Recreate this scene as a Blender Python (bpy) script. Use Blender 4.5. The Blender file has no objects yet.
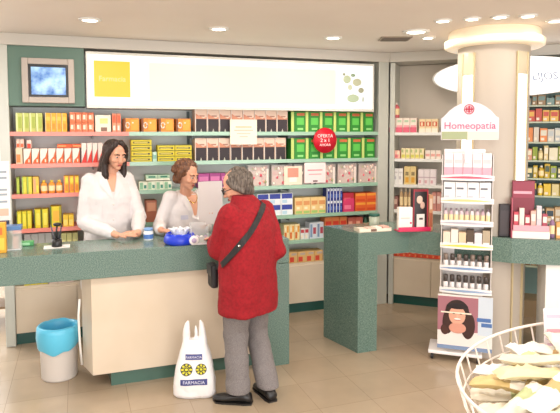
import bpy, bmesh, math, random
from mathutils import Vector, Matrix, noise
from mathutils.bvhtree import BVHTree
random.seed(7)
COL = bpy.context.scene.collection
SC = bpy.context.scene
PI = math.pi
def R(d): return math.radians(d)

# ---------------------------------------------------------------- camera
EYE = Vector((0, 0, 1.75)); YAW = R(-19.698); PITCH = R(3.62); ROLL = R(-0.09); SHY = -0.0657; F = 565.8
CR = Matrix.Rotation(YAW, 3, 'Z') @ Matrix.Rotation(PI/2 - PITCH, 3, 'X') @ Matrix.Rotation(ROLL, 3, 'Z')
cd = bpy.data.cameras.new('camera'); cam = bpy.data.objects.new('camera', cd); COL.objects.link(cam)
cd.sensor_width = 36; cd.lens = 36*F/560; cd.shift_y = SHY; cd.clip_start = .05
cam.matrix_world = Matrix.Translation(EYE) @ CR.to_4x4()
SC.camera = cam
def ray(px, py): return CR @ Vector(((px-280)/F, -(py-206.5 - SHY*F)/F, -1.0))
def onY(px, py, Y): d = ray(px, py); return EYE + d*((Y-EYE.y)/d.y)
def onZ(px, py, Z): d = ray(px, py); return EYE + d*((Z-EYE.z)/d.z)
def onP(px, py, p0, n): d = ray(px, py); return EYE + d*((Vector(p0)-EYE).dot(n)/d.dot(n))
def XatY(px, Y, py=140): return onY(px, py, Y).x

# ---------------------------------------------------------------- materials
MATS = {}
def mat(name, col, rough=.55, metal=0, emit=0, ecol=None, trans=0, alpha=1, spec=.5, sub=0):
    if name in MATS: return MATS[name]
    m = bpy.data.materials.new(name); m.use_nodes = True
    b = m.node_tree.nodes['Principled BSDF']
    b.inputs['Base Color'].default_value = (*col, 1); b.inputs['Roughness'].default_value = rough
    b.inputs['Metallic'].default_value = metal; b.inputs['Specular IOR Level'].default_value = spec
    if emit: b.inputs['Emission Color'].default_value = (*(ecol or col), 1); b.inputs['Emission Strength'].default_value = emit
    if trans: b.inputs['Transmission Weight'].default_value = trans
    if alpha < 1: b.inputs['Alpha'].default_value = alpha
    if sub: b.inputs['Subsurface Weight'].default_value = sub; b.inputs['Subsurface Radius'].default_value = (.02, .008, .005)
    MATS[name] = m; return m
def noisy(m, c1, c2, scale=200, lo=.35, hi=.65, detail=3, bump=0, bscale=None, coord='Object'):
    nt = m.node_tree; N = nt.nodes; L = nt.links; b = N['Principled BSDF']
    tc = N.new('ShaderNodeTexCoord'); n = N.new('ShaderNodeTexNoise'); n.inputs['Scale'].default_value = scale; n.inputs['Detail'].default_value = detail
    L.new(tc.outputs[coord], n.inputs['Vector'])
    r = N.new('ShaderNodeValToRGB'); r.color_ramp.elements[0].position = lo; r.color_ramp.elements[1].position = hi
    r.color_ramp.elements[0].color = (*c1, 1); r.color_ramp.elements[1].color = (*c2, 1)
    L.new(n.outputs['Fac'], r.inputs['Fac']); L.new(r.outputs['Color'], b.inputs['Base Color'])
    if bump:
        n2 = N.new('ShaderNodeTexNoise'); n2.inputs['Scale'].default_value = bscale or scale; L.new(tc.outputs[coord], n2.inputs['Vector'])
        bp = N.new('ShaderNodeBump'); bp.inputs['Strength'].default_value = bump; bp.inputs['Distance'].default_value = .01
        L.new(n2.outputs['Fac'], bp.inputs['Height']); L.new(bp.outputs['Normal'], b.inputs['Normal'])
    return m
def hexc(h):
    h = h.lstrip('#'); v = [int(h[i:i+2], 16)/255 for i in (0, 2, 4)]
    return tuple(c/12.92 if c <= .04045 else ((c+.055)/1.055)**2.4 for c in v)
def H(h, rough=.5): return mat('paint_'+h, hexc(h), rough)

granite = noisy(mat('green_granite', (.1, .15, .13), .22), hexc('4a665c'), hexc('7a9188'), 160, .38, .66, 5)
granite_top = granite
cream = noisy(mat('cream_laminate', (.6, .5, .4), .35), hexc('d6c6b0'), hexc('decfbb'), 3, .3, .7)
plinth_m = mat('dark_green_plinth', hexc('155048'), .3)
post_m = mat('pale_grey_metal', hexc('c3c5bd'), .35, .1)
back_m = mat('shelf_back_grey', hexc('e4e8e6'), .6)
teal_m = mat('teal_backing', hexc('7c9894'), .5)
wallm = mat('wall_paint', hexc('e4dccf'), .7)
white_m = mat('white_gloss', hexc('f0efec'), .35)
pinkshelf = mat('salmon_shelf', hexc('ea8f84'), .35)
glassshelf = mat('green_glass_edge', hexc('9cc2ac'), .2)
whiteshelf = mat('white_shelf', hexc('e9e9e6'), .35)
black = mat('black_plastic', (.012, .012, .014), .35)
chrome = mat('chrome', (.75, .75, .75), .15, 1)
clear = mat('clear_plastic', (.9, .93, .92), .1, 0, 0, None, .0, .28)
red_m = mat('bright_red', hexc('cf1830'), .35)
wirem = mat('white_wire', hexc('f1e6de'), .3)

ceilm = noisy(mat('ceiling_paint', (.7, .6, .55), .8), hexc('ece2da'), hexc('efe6de'), 2, .3, .7)
# tiled floor
floorm = mat('floor_tiles', (.5, .4, .3), .2, spec=.5)
def floor_nodes():
    nt = floorm.node_tree; N = nt.nodes; L = nt.links; b = N['Principled BSDF']
    tc = N.new('ShaderNodeTexCoord'); mp = N.new('ShaderNodeMapping'); mp.inputs['Location'].default_value = (.475, -4.35, 0)
    L.new(tc.outputs['Object'], mp.inputs['Vector'])
    br = N.new('ShaderNodeTexBrick'); br.offset = 0; br.squash = 1
    br.inputs['Scale'].default_value = 1; br.inputs['Brick Width'].default_value = .378; br.inputs['Row Height'].default_value = .378
    br.inputs['Mortar Size'].default_value = .0022; br.inputs['Mortar Smooth'].default_value = .3; br.inputs['Bias'].default_value = 0
    br.inputs['Color1'].default_value = (*hexc('a6957f'), 1); br.inputs['Color2'].default_value = (*hexc('ae9d87'), 1); br.inputs['Mortar'].default_value = (*hexc('93806a'), 1)
    L.new(mp.outputs['Vector'], br.inputs['Vector'])
    n = N.new('ShaderNodeTexNoise'); n.inputs['Scale'].default_value = 7; n.inputs['Detail'].default_value = 6; L.new(tc.outputs['Object'], n.inputs['Vector'])
    r = N.new('ShaderNodeValToRGB'); r.color_ramp.elements[0].color = (.88, .88, .88, 1); r.color_ramp.elements[1].color = (1.08, 1.06, 1.04, 1)
    L.new(n.outputs['Fac'], r.inputs['Fac'])
    mx = N.new('ShaderNodeMixRGB'); mx.blend_type = 'MULTIPLY'; mx.inputs['Fac'].default_value = 1
    L.new(br.outputs['Color'], mx.inputs['Color1']); L.new(r.outputs['Color'], mx.inputs['Color2']); L.new(mx.outputs['Color'], b.inputs['Base Color'])
floor_nodes()

# ---------------------------------------------------------------- mesh helpers
class MB:
    def __init__(s): s.v = []; s.f = []; s.m = []; s.mats = []; s.sm = []
    def mi(s, m):
        if m not in s.mats: s.mats.append(m)
        return s.mats.index(m)
    def add(s, vs, fs, m, smooth=False):
        o = len(s.v); s.v += [Vector(v) for v in vs]; k = s.mi(m)
        for f in fs: s.f.append([o+i for i in f]); s.m.append(k); s.sm.append(smooth)
    def box(s, a, b, m, bev=0, M=None):
        x0, y0, z0 = a; x1, y1, z1 = b
        if x0 > x1: x0, x1 = x1, x0
        if y0 > y1: y0, y1 = y1, y0
        if z0 > z1: z0, z1 = z1, z0
        if bev:
            bm = bmesh.new(); bmesh.ops.create_cube(bm, size=1)
            for v in bm.verts: v.co = Vector(((x0+x1)/2+v.co.x*(x1-x0), (y0+y1)/2+v.co.y*(y1-y0), (z0+z1)/2+v.co.z*(z1-z0)))
            bmesh.ops.bevel(bm, geom=bm.edges[:], offset=bev, segments=2, affect='EDGES', profile=.6)
            s.frombm(bm, m, False, M); return s
        vs = [Vector(p) for p in ((x0,y0,z0),(x1,y0,z0),(x1,y1,z0),(x0,y1,z0),(x0,y0,z1),(x1,y0,z1),(x1,y1,z1),(x0,y1,z1))]
        if M: vs = [M @ v for v in vs]
        s.add(vs, [(0,3,2,1),(4,5,6,7),(0,1,5,4),(1,2,6,5),(2,3,7,6),(3,0,4,7)], m); return s
    def frombm(s, bm, m, smooth=False, M=None):
        bm.verts.index_update()
        s.add([(M @ v.co) if M else v.co.copy() for v in bm.verts], [[v.index for v in f.verts] for f in bm.faces], m, smooth); bm.free()
    def rings(s, rings, m, smooth=True, cap=True, closed=True):
        n = len(rings[0]); vs = [p for r in rings for p in r]; fs = []
        for i in range(len(rings)-1):
            for j in range(n if closed else n-1):
                a = i*n+j; b = i*n+(j+1) % n; fs.append((a, b, b+n, a+n))
        if cap: fs.append(tuple(range(n-1, -1, -1))); fs.append(tuple((len(rings)-1)*n+j for j in range(n)))
        s.add(vs, fs, m, smooth); return s
    def lathe(s, prof, c, m, n=32, M=None, smooth=True, cap=True, sx=1, sy=1):
        rs = []
        for r, z in prof:
            ring = [Vector((c[0]+sx*r*math.cos(2*PI*j/n), c[1]+sy*r*math.sin(2*PI*j/n), c[2]+z)) for j in range(n)]
            if M: ring = [M @ p for p in ring]
            rs.append(ring)
        return s.rings(rs, m, smooth, cap)
    def prism(s, poly, z0, z1, m, M=None):
        A = [Vector((x, y, z0)) for x, y in poly]; B = [Vector((x, y, z1)) for x, y in poly]
        if M: A = [M @ p for p in A]; B = [M @ p for p in B]
        n = len(poly); s.add(A+B, [tuple(range(n-1, -1, -1)), tuple(range(n, 2*n))]+[(i, (i+1) % n, (i+1) % n+n, i+n) for i in range(n)], m); return s
    def tube(s, pts, r, m, n=8, closed=False, flat=1.0, up=Vector((0, 0, 1))):
        pts = [Vector(p) for p in pts]; rs = []; N = len(pts)
        rr = r if isinstance(r, (list, tuple)) else [r]*N
        for i, p in enumerate(pts):
            t = (pts[(i+1) % N]-pts[i-1]) if closed else (pts[min(i+1, N-1)]-pts[max(i-1, 0)])
            t.normalize(); u = up if abs(t.dot(up)) < .97 else Vector((1, 0, 0))
            a = t.cross(u).normalized(); b = a.cross(t).normalized()
            rs.append([p+(a*math.cos(2*PI*j/n)+b*flat*math.sin(2*PI*j/n))*rr[i] for j in range(n)])
        if closed: rs.append(rs[0])
        return s.rings(rs, m, True, not closed)
    def ell(s, c, r, m, M=None, sub=3):
        bm = bmesh.new(); bmesh.ops.create_icosphere(bm, subdivisions=sub, radius=1)
        for v in bm.verts: v.co = Vector((v.co.x*r[0], v.co.y*r[1], v.co.z*r[2]))+Vector(c)
        s.frombm(bm, m, True, M); return s
    def chain(s, pts, radii, m, sc=(1, 1, 1), step=.35, sub=2):
        pts = [Vector(p) for p in pts]
        for i in range(len(pts)-1):
            L = (pts[i+1]-pts[i]).length; n = max(1, int(L/(step*min(radii[i], radii[i+1]))))
            for k in range(n+1):
                t = k/n; r = radii[i]*(1-t)+radii[i+1]*t
                s.ell(pts[i].lerp(pts[i+1], t), (r*sc[0], r*sc[1], r*sc[2]), m, None, sub)
        return s
    def mesh(s, name):
        me = bpy.data.meshes.new(name); me.from_pydata([tuple(v) for v in s.v], [], s.f)
        for m in s.mats: me.materials.append(m)
        me.polygons.foreach_set('material_index', s.m); me.polygons.foreach_set('use_smooth', s.sm)
        me.update(); return me
    def build(s, name, parent=None, loc=None, rz=0):
        o = bpy.data.objects.new(name, s.mesh(name)); COL.objects.link(o)
        if loc is not None: o.location = loc
        o.rotation_euler.z = rz
        if parent: o.parent = parent
        return o
def tag(o, label=None, cat=None, group=None, kind=None):
    if label: o['label'] = label
    if cat: o['category'] = cat
    if group: o['group'] = group
    if kind: o['kind'] = kind
    return o
def struct(o): o['kind'] = 'structure'; return o
def empty(name, loc=(0, 0, 0), rz=0, **k):
    o = bpy.data.objects.new(name, None); COL.objects.link(o); o.location = loc; o.rotation_euler.z = rz
    o.empty_display_size = .1; return tag(o, **k)
def remesh(o, vox, smooth=2, fac=.5):
    r = o.modifiers.new('r', 'REMESH'); r.mode = 'VOXEL'; r.voxel_size = vox; r.use_smooth_shade = True
    if smooth: s = o.modifiers.new('s', 'SMOOTH'); s.iterations = smooth; s.factor = fac
    return o
def bake(o):
    dg = bpy.context.evaluated_depsgraph_get(); dg.update(); e = o.evaluated_get(dg)
    me = bpy.data.meshes.new_from_object(e, depsgraph=dg); o.modifiers.clear(); old = o.data
    mats = [m for m in old.materials]; o.data = me
    if len(me.materials) == 0:
        for m in mats: me.materials.append(m)
    for p in me.polygons: p.use_smooth = True
    return o
def bvh(o):
    me = o.data; return BVHTree.FromPolygons([v.co for v in me.vertices], [tuple(p.vertices) for p in me.polygons])
FCACHE = {}
def text(s, name, m, M, size=.1, parent=None, ext=.001, shear=0, align='CENTER', merge=None):
    cu = bpy.data.curves.new(name, 'FONT'); cu.body = s; cu.size = size; cu.extrude = ext; cu.align_x = align; cu.align_y = 'CENTER'; cu.shear = shear
    cu.resolution_u = 3
    o = bpy.data.objects.new(name, cu); COL.objects.link(o)
    dg = bpy.context.evaluated_depsgraph_get(); me = bpy.data.meshes.new_from_object(o.evaluated_get(dg), depsgraph=dg)
    bpy.data.objects.remove(o)
    if merge is not None:
        merge.add([M @ v.co for v in me.vertices], [list(p.vertices) for p in me.polygons], m); return None
    me.transform(M); me.materials.clear(); me.materials.append(m)
    t = bpy.data.objects.new(name, me); COL.objects.link(t)
    if parent: t.parent = parent
    return t
# a text plane facing -Y (local): x right, z up
def TM(x, y, z): return Matrix.Translation((x, y, z)) @ Matrix.Rotation(PI/2, 4, 'X')
ORD = 'first second third fourth fifth sixth seventh eighth ninth tenth eleventh twelfth thirteenth fourteenth'.split()
NUM = 'zero one two three four five six seven eight nine ten eleven twelve thirteen fourteen'.split()
def which(i, n, desc):
    if n == 1: return desc
    if n == 2: return ('left' if i == 0 else 'right')+' of two '+desc
    if i == 0: return 'leftmost of '+NUM[n]+' '+desc
    if i == n-1: return 'rightmost of '+NUM[n]+' '+desc
    if i < n/2: return ORD[i]+' from left of '+NUM[n]+' '+desc
    return ORD[n-1-i]+' from right of '+NUM[n]+' '+desc

# ---------------------------------------------------------------- setting
ZC = 2.56
WY = 5.06                                      # front plane of the long wall unit
W2 = onZ(388, 302.7, 0); W2.z = 0
_q = onZ(441, 308.2, 0); A2 = math.atan2(_q.y-W2.y, _q.x-W2.x)
D2 = Vector((math.cos(A2), math.sin(A2), 0)); N2 = Vector((D2.y, -D2.x, 0))   # second wall; N2 faces the room
M2 = Matrix.Translation(W2) @ Matrix.Rotation(A2, 4, 'Z')         # local x along wall 2, -y to the room
struct(MB().box((-4, -3.5, -.1), (7, 8, 0), floorm).build('floor'))
struct(MB().box((-4, -3.5, ZC), (7, 8, ZC+.1), ceilm).build('ceiling'))
struct(MB().box((-4.1, -3.5, 0), (-4, 8, ZC), white_m).build('wall_left'))
struct(MB().box((6.0, -3.5, 0), (6.1, 4.0, ZC), wallm).build('wall_right'))
struct(MB().box((-.42, WY+.33, 0), (3.14, WY+.45, ZC), wallm).build('wall_back'))
w = MB().box((-.2, .34, 0), (4.6, .46, ZC), wallm); struct(w.build('wall_back_right', loc=W2, rz=A2))
struct(MB().box((-4, 7.4, 0), (3, 7.5, ZC), white_m).build('wall_far'))
# shopfront wall behind the viewer, with its window opening
fw = MB(); fw.box((-4, -3.5, 0), (7, -3.4, .4), wallm); fw.box((-4, -3.5, 2.35), (7, -3.4, ZC), wallm)
for x in (-4, -1.4, 1.4, 4.2, 6.7): fw.box((x, -3.5, .4), (x+.15, -3.4, 2.35), wallm)
struct(fw.build('wall_front'))

# downlights
lampm = mat('lamp_glow', (1, .9, .75), .4, 0, 14, (1, .86, .68))
def downlight(x, y, label, power=22, vis=True, col=(1, .89, .77), r=.055):
    e = empty('downlight', (x, y, ZC), label=label, cat='ceiling light', group='recessed ceiling downlights' if 'nearer the shop' not in label else 'added unseen downlights nearer the shop door') if vis else empty('downlight', (x, y, ZC), label=label, cat='ceiling light', group='recessed ceiling downlights')
    MB().lathe([(r, -.012), (r*1.35, -.010), (r*1.45, 0), (r, 0)], (0, 0, 0), white_m, 24, cap=False).build('trim_ring', e)
    MB().lathe([(.0005, -.006), (r, -.006), (r, 0.0)], (0, 0, 0), lampm, 24).build('bulb', e)
    l = bpy.data.lights.new('downlight_lamp', 'AREA'); l.shape = 'DISK'; l.size = .16; l.energy = power; l.color = col
    lo = bpy.data.objects.new('downlight_lamp', l); COL.objects.link(lo); lo.parent = e; lo.location = (0, 0, -.03)
    return e
for px, py, lb in ((90, 19, 'recessed ceiling downlight above the green television panel'),
                   (219, 28, 'recessed ceiling downlight above the middle of the lit sign'),
                   (333, 37, 'recessed ceiling downlight above the right end of the lit sign')):
    p = onZ(px, py, ZC); downlight(p.x, p.y, lb, 7)
p = onZ(416, 31, ZC); downlight(p.x, p.y, 'brightest ceiling downlight, left of the round column', 9, r=.075)
for i, (px, py) in enumerate(((443, 20), (472, 18), (500, 16), (528, 15))):
    p = onZ(px, py, ZC); downlight(p.x, p.y, which(i, 4, 'small ceiling downlights in an arc before the column'), 1.2, r=.045)
for i, (px, py) in enumerate(((428, 37), (555, 20))):
    p = onZ(px, py, ZC); downlight(p.x, p.y, ('small ceiling downlight behind the brightest one, left of the column', 'ceiling downlight right of the round column at the picture edge')[i], 2, r=.045)
# unseen downlights added to light the room, nearer the shop door
for i, (x, y) in enumerate(((-1.2, 2.2), (.3, 2.4), (1.6, 2.2), (3.3, 1.6), (-1.2, .3), (.8, .2), (2.8, -.2), (4.6, 1.2), (-1.5, 4.0), (1.2, -1.8), (4.2, -1.6), (-1.6, -1.6))):
    downlight(x, y, 'unseen downlight added to light the room, nearer the shop door', 21, col=(1, .945, .88), r=.06)
def area(name, loc, rot, sx, sy, e, col):
    l = bpy.data.lights.new(name, 'AREA'); l.shape = 'RECTANGLE'; l.size = sx; l.size_y = sy; l.energy = e; l.color = col
    o = bpy.data.objects.new(name, l); COL.objects.link(o); o.location = loc; o.rotation_euler = rot
    return o
# fill lamp added at the shopfront opening; area lamp for the bright left room
area('shopfront_fill', (1.2, -3.3, 1.4), (R(103), 0, 0), 7.5, 1.9, 370, (1, .985, .975))
area('back_room_lamp', (-1.8, 6.3, 2.48), (0, 0, 0), 2.2, 1.6, 200, (.95, .97, 1))
# pale even world light, entering by the shopfront opening
wd = bpy.data.worlds.new('world'); SC.world = wd; wd.use_nodes = True
wd.node_tree.nodes['Background'].inputs[0].default_value = (.9, .95, 1, 1); wd.node_tree.nodes['Background'].inputs[1].default_value = 1.0

# ---------------------------------------------------------------- long wall unit
XL = onY(12, 200, WY).x; XR = onY(377, 180, WY).x; XS = onY(129, 140, WY).x   # left end, right end, colour change
zpx_ = lambda px, py: onY(px, py, WY-.012).z
XLo = onY(2, 60, WY).x
u = empty('shelf_unit', (XL, WY, 0), label='long wall shelving unit with grey posts behind the main counter', cat='shelf unit')
ox = XL
def loc(mb): return mb
b = MB(); b.box((0, .29, .46), (XR-ox, .31, ZC-.1), back_m); b.build('back_panel', u)
b = MB(); b.box((-.075, -.02, 0), (0, .31, ZC-.09), post_m, .006); b.build('post', u)
b = MB(); b.box((XR-ox, -.02, 0), (XR-ox+.115, .31, ZC-.09), post_m, .006); b.build('post', u)
b = MB(); b.box((-.075, -.035, ZC-.095), (XR-ox+.12, .31, ZC-.001), mat('cornice_grey', hexc('cbc6bd'), .4), .004); b.build('cornice', u)
SH = [zpx_(312, 239.2), zpx_(200, 219.8), 1.256, zpx_(200, 160.8), 1.767]
print('SH', SH, W2, math.degrees(A2))
for z in SH:
    s = MB(); s.box((0, 0, z-.022), (XS-ox, .29, z), pinkshelf if z > .9 else glassshelf); s.box((0, -.012, z-.03), (XS-ox, 0, z+.004), pinkshelf if z > .9 else glassshelf); s.build('shelf', u)
    s = MB(); s.box((XS-ox, 0, z-.022), (XR-ox, .29, z), glassshelf); s.box((XS-ox, -.012, z-.03), (XR-ox, 0, z+.004), glassshelf); s.build('shelf', u)
    bx = onY(92, 140, WY).x-ox
    for X in (bx, onY(193, 140, WY).x-ox, onY(290, 140, WY).x-ox): MB().box((X, .05, z-.06), (X+.012, .288, z-.023), mat('bracket_grey', hexc('6d7577'), .4)).build('bracket', u)
# upright dark strips between bays
for px in (194, 289): X = onY(px, 140, WY).x-ox; MB().box((X-.012, .27, .5), (X+.012, .289, 1.96), mat('slot_strip', hexc('5c6a6c'), .4)).build('slotted_strip', u)
# base cabinets
nd = 7; cw = (XR-ox)/nd
c = MB(); c.box((0, .02, .095), (XR-ox, .29, .493), cream); c.build('base_cabinet', u)
MB().box((0, .03, .0), (XR-ox, .29, .094), plinth_m).build('plinth', u)
for i in range(nd): MB().box((i*cw+.003, -.0, .1), ((i+1)*cw-.003, .019, .47), cream, .002).build('door', u)
SZ0 = onY(230, 108, WY-.05).z; SZ1 = onY(230, 58.6, WY-.05).z
# green panel with television, light box sign
XG = onY(84.5, 80, WY).x
MB().box((0, -.008, SZ0), (XG-ox, .28, ZC-.096), mat('grey_green_panel', hexc('5d7b6d'), .45)).build('green_panel', u)
tv0 = onY(21, 57, WY-.05); tv1 = onY(75, 103, WY-.05)
TW = tv1.x-tv0.x; TH = tv0.z-tv1.z
tv = empty('television', ((tv0.x+tv1.x)/2, WY-.008, (tv0.z+tv1.z)/2), label='small grey-framed television with a blue screen on the green panel', cat='television')
bz = mat('warm_grey_plastic', hexc('b7aca3'), .4)
f = MB(); t_ = .048
for a, c_ in (((-TW/2, -.05, -TH/2), (-TW/2+t_, 0, TH/2)), ((TW/2-t_, -.05, -TH/2), (TW/2, 0, TH/2)), ((-TW/2+t_, -.05, -TH/2), (TW/2-t_, 0, -TH/2+t_)), ((-TW/2+t_, -.05, TH/2-t_), (TW/2-t_, 0, TH/2))): f.box(a, c_, bz, .006)
f.build('frame', tv)
sw, sh = TW/2-t_, TH/2-t_
f = MB(); q = .02
for a, c_ in (((-sw, -.03, -sh), (-sw+q, 0, sh)), ((sw-q, -.03, -sh), (sw, 0, sh)), ((-sw+q, -.03, -sh), (sw-q, 0, -sh+q)), ((-sw+q, -.03, sh-q), (sw-q, 0, sh))): f.box(a, c_, black)
f.build('bezel', tv)
scr = mat('tv_picture', (.2, .4, .8), .2, 0, 1.9)
nt = scr.node_tree; N_ = nt.nodes; tc = N_.new('ShaderNodeTexCoord'); nn = N_.new('ShaderNodeTexNoise'); nn.inputs['Scale'].default_value = 11; nn.inputs['Detail'].default_value = 5
rr = N_.new('ShaderNodeValToRGB'); rr.color_ramp.elements[0].color = (*hexc('3f6fae'), 1); rr.color_ramp.elements[1].color = (*hexc('b9daf6'), 1); rr.color_ramp.elements[0].position = .36; rr.color_ramp.elements[1].position = .62
nt.links.new(tc.outputs['Object'], nn.inputs['Vector']); nt.links.new(nn.outputs['Fac'], rr.inputs['Fac']); nt.links.new(rr.outputs['Color'], N_['Principled BSDF'].inputs['Emission Color'])
N_['Principled BSDF'].inputs['Base Color'].default_value = (.02, .03, .05, 1)
g = []
for i in range(9):
    row = []
    for j in range(9):
        x = -sw+q+(2*(sw-q))*j/8; z = -sh+q+2*(sh-q)*i/8; row.append((x, -.012-.014*(1-((j-4)/4)**2)*(1-((i-4)/4)**2), z))
    g += row
s = MB(); s.add(g, [(i*9+j, i*9+j+1, i*9+j+10, i*9+j+9) for i in range(8) for j in range(8)], scr, True); s.build('screen', tv)

sg0 = onY(85.5, 51, WY-.03); sgX1 = onY(373, 90, WY-.03).x
sign = empty('illuminated_sign', (sg0.x, WY-.001, SZ0), label='long white light box sign with yellow square above the shelves', cat='sign')
SW = sgX1-sg0.x; SHt = SZ1-SZ0
f = MB(); fm = mat('white_frame', hexc('dcdad2'), .3)
f.box((0, -.05, -.012), (SW, .28, .012), fm); f.box((0, -.05, SHt-.008), (SW, .28, SHt+.012), fm); f.box((0, -.05, .012), (.012, .28, SHt-.008), fm); f.box((SW-.012, -.05, .012), (SW, .28, SHt-.008), fm)
f.build('frame', sign)
MB().box((.012, -.04, .012), (SW-.012, .0, SHt-.008), mat('lightbox_white', (.2, .2, .19), .4, 0, 1.38, (1, .985, .95))).build('light_panel', sign)
cx0 = onY(160, 80, WY).x-sg0.x; cx1 = onY(334, 80, WY).x-sg0.x
MB().box((cx0-.1, -.042, .05), (cx1, -.0401, SHt-.06), mat('lightbox_cream', (.15, .14, .1), .4, 0, 1.36, (1, .93, .70))).build('cream_field', sign)
y0 = onY(93.5, 60, WY-.04); y1 = onY(130.5, 97, WY-.04)
yx0, yx1, yz0, yz1 = y0.x-sg0.x, y1.x-sg0.x, y1.z-SZ0, y0.z-SZ0
MB().box((yx0, -.0445, yz0), (yx1, -.0402, yz1), mat('lightbox_yellow', (.1, .06, .005), .4, 0, 1.4, (1, .62, .03))).build('yellow_square', sign)
text('Farmacia', 'lettering', mat('sign_letters', (.1, .09, .05), .4, 0, 1.4, (1, .82, .3)), TM((yx0+yx1)/2, -.046, (yz0+yz1)/2), .062, sign)
st = MB()
for (px, py, a, bb, c_) in ((347, 79, .032, .03, 'd3d8ae'), (350, 87, .02, .02, 'e3e2bd'), (357, 82, .038, .028, 'd2cda6'), (361, 90, .024, .02, 'b3ae8c'), (353, 98, .05, .03, 'cdd8b0'), (353, 75, .02, .012, '9fb08c'), (344, 74, .012, .01, 'b5b391'), (363, 99, .008, .02, 'c9cdb8')):
    p = onY(px, py, WY-.04); k = mat('stone_print_'+c_, tuple(v*.2 for v in hexc(c_)), .4, 0, 1.05, hexc(c_))
    st.ell((p.x-sg0.x, -.0405, p.z-SZ0), (a*1.35, .003, bb*1.35), k, None, 2)
st.build('pebble_picture', sign)

# ---------------------------------------------------------------- products
def ctn(w, d, h, base, dec=(), top=None):
    """a carton: bevelled box with printed fields (x0,z0,x1,z1 as fractions) on its front"""
    mb = MB(); mb.box((-w/2, 0, 0), (w/2, d, h), H(base), min(.003, w*.04))
    for k, (x0, z0, x1, z1, c) in enumerate(dec):
        y = -.0008-.0003*k
        xa, xb, za, zb = -w/2+x0*w, -w/2+x1*w, z0*h, z1*h
        mb.add([(xa, y, za), (xb, y, za), (xb, y, zb), (xa, y, zb)], [(0, 1, 2, 3)], H(c))
    return mb
def poly_dec(mb, w, h, pts, c, y=-.0018):
    mb.add([(-w/2+x*w, y, z*h) for x, z in pts], [tuple(range(len(pts)))], H(c))
MESHC = {}
def place(name, key, mk, X, Y, Z, lab, cat, group, rz=0, jit=0):
    if key not in MESHC: MESHC[key] = mk().mesh(name)
    o = bpy.data.objects.new(name, MESHC[key]); COL.objects.link(o)
    o.location = (X, Y, Z); o.rotation_euler.z = rz+random.uniform(-jit, jit); tag(o, lab, cat, group); return o
def zpx(px, py, Y): return onY(px, py, Y).z
def row(name, z, px0, px1, n, py_top, mk, desc, cat, Yf=WY+.02, gap=.003, d=.13, jit=.03, levels=1, group=None, hh=None, order=None):
    """n things side by side on a shelf between two picture columns; mk(w,d,h) gives the mesh"""
    pym = py_top+6
    xa = onY(px0, pym, Yf).x; xb = onY(px1, pym, Yf).x; w = (xb-xa)/n
    h = hh or (zpx((px0+px1)/2, py_top, Yf)-z)/levels
    key = (name, desc, levels)
    for L in range(levels):
        for i in range(n):
            ds = desc
            if levels > 1: ds = desc+(', top layer' if L == levels-1 else ', bottom layer' if L == 0 else ', middle layer' if levels == 3 else ', %s layer up' % ORD[L])
            place(name, key, lambda: mk(w-gap, d, h-.001), xa+(i+.5)*w, Yf+random.uniform(0, .006), z+.0005+L*h, which(i, n, ds), cat, group or desc, 0, jit if w < .1 else jit*.4)
Z5, Z4, Z3, Z2, Z1 = SH[4], SH[3], SH[2], SH[1], SH[0]
# --- top shelf
row('carton', Z5, 15.5, 42.5, 4, 112.5, lambda w, d, h: ctn(w, d, h, 'c3cc72', ((0, 0, .28, 1, 'e6eba8'), (.4, .2, .9, .8, 'a9b94f'))), 'pale lime cartons on the top salmon shelf', 'box')
row('carton', Z5, 45, 67, 4, 112.5, lambda w, d, h: ctn(w, d, h, 'f0ae2c', ((0, 0, .14, 1, 'f7dca0'), (.3, .15, .8, .45, 'e0912a'), (.25, .6, .9, .8, 'f8c95a'))), 'amber cartons beside the lime ones on the top salmon shelf', 'box')
row('carton', Z5, 69.5, 94, 4, 112, lambda w, d, h: ctn(w, d, h, 'e2764a', ((.15, .3, .6, .75, 'f6ddc8'), (.7, .2, .85, .8, 'f3b899'))), 'small orange cartons stacked on the top salmon shelf', 'box', levels=2)
row('carton', Z5, 95, 111, 1, 114.5, lambda w, d, h: ctn(w, d, h, 'f2ead6', ((.3, .5, .8, .8, 'e8d98a'), (.35, .05, .75, .28, '8a6a58'))), 'wide white carton with small brown picture on the top shelf', 'box')
row('carton', Z5, 112, 121, 2, 113, lambda w, d, h: ctn(w, d, h, 'ee9a78', ((.1, .5, .9, .9, 'e5603c'), (.2, .1, .7, .35, 'fbe8da'))), 'slim orange and white cartons left of the amber logo boxes', 'box')
def amber(w, d, h):
    m = ctn(w, d, h, 'e08a2c', ((.0, 0, .13, 1, '7c4422'), (.45, .15, .95, .9, 'eea63c'))); m.tube([(-.08*w-.012+.016*math.cos(t*PI/6)-.01, -.002, h*.5+.024*math.sin(t*PI/6)) for t in range(12)], .006, H('fbe9da'), 6, True)
    m.ell((.012, -.001, h*.68), (.008, .002, .008), H('fbe9da'), None, 2); return m
row('carton', Z5, 122.5, 192, 4, 118, amber, 'amber boxes with white ring logo, top glass shelf', 'box', gap=.02, d=.16, jit=.015)
def darkpack(w, d, h):
    m = ctn(w, d, h, 'e8cbb9', ((.04, 0, .96, .60, '2a1d25'), (.0, 0, .06, 1, 'ece0d8'), (.35, .68, .8, .74, 'a97a68')))
    poly_dec(m, w, h, [(.04, .58), (.96, .58), (.96, .68), (.7, .62), (.4, .70), (.04, .82)], 'cf8c70', -.0022)
    poly_dec(m, w, h, [(.4, .0), (.5, .16), (.6, .0)], 'b9b4a8', -.0026)
    return m
row('hosiery_pack', Z5, 195, 288, 8, 109.5, darkpack, 'black and flesh-pink packs on the top shelf', 'box', jit=.04)
row('hosiery_pack', Z4, 195, 286, 8, 137.5, darkpack, 'black and flesh-pink packs on the second shelf', 'box', jit=.04)
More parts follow.
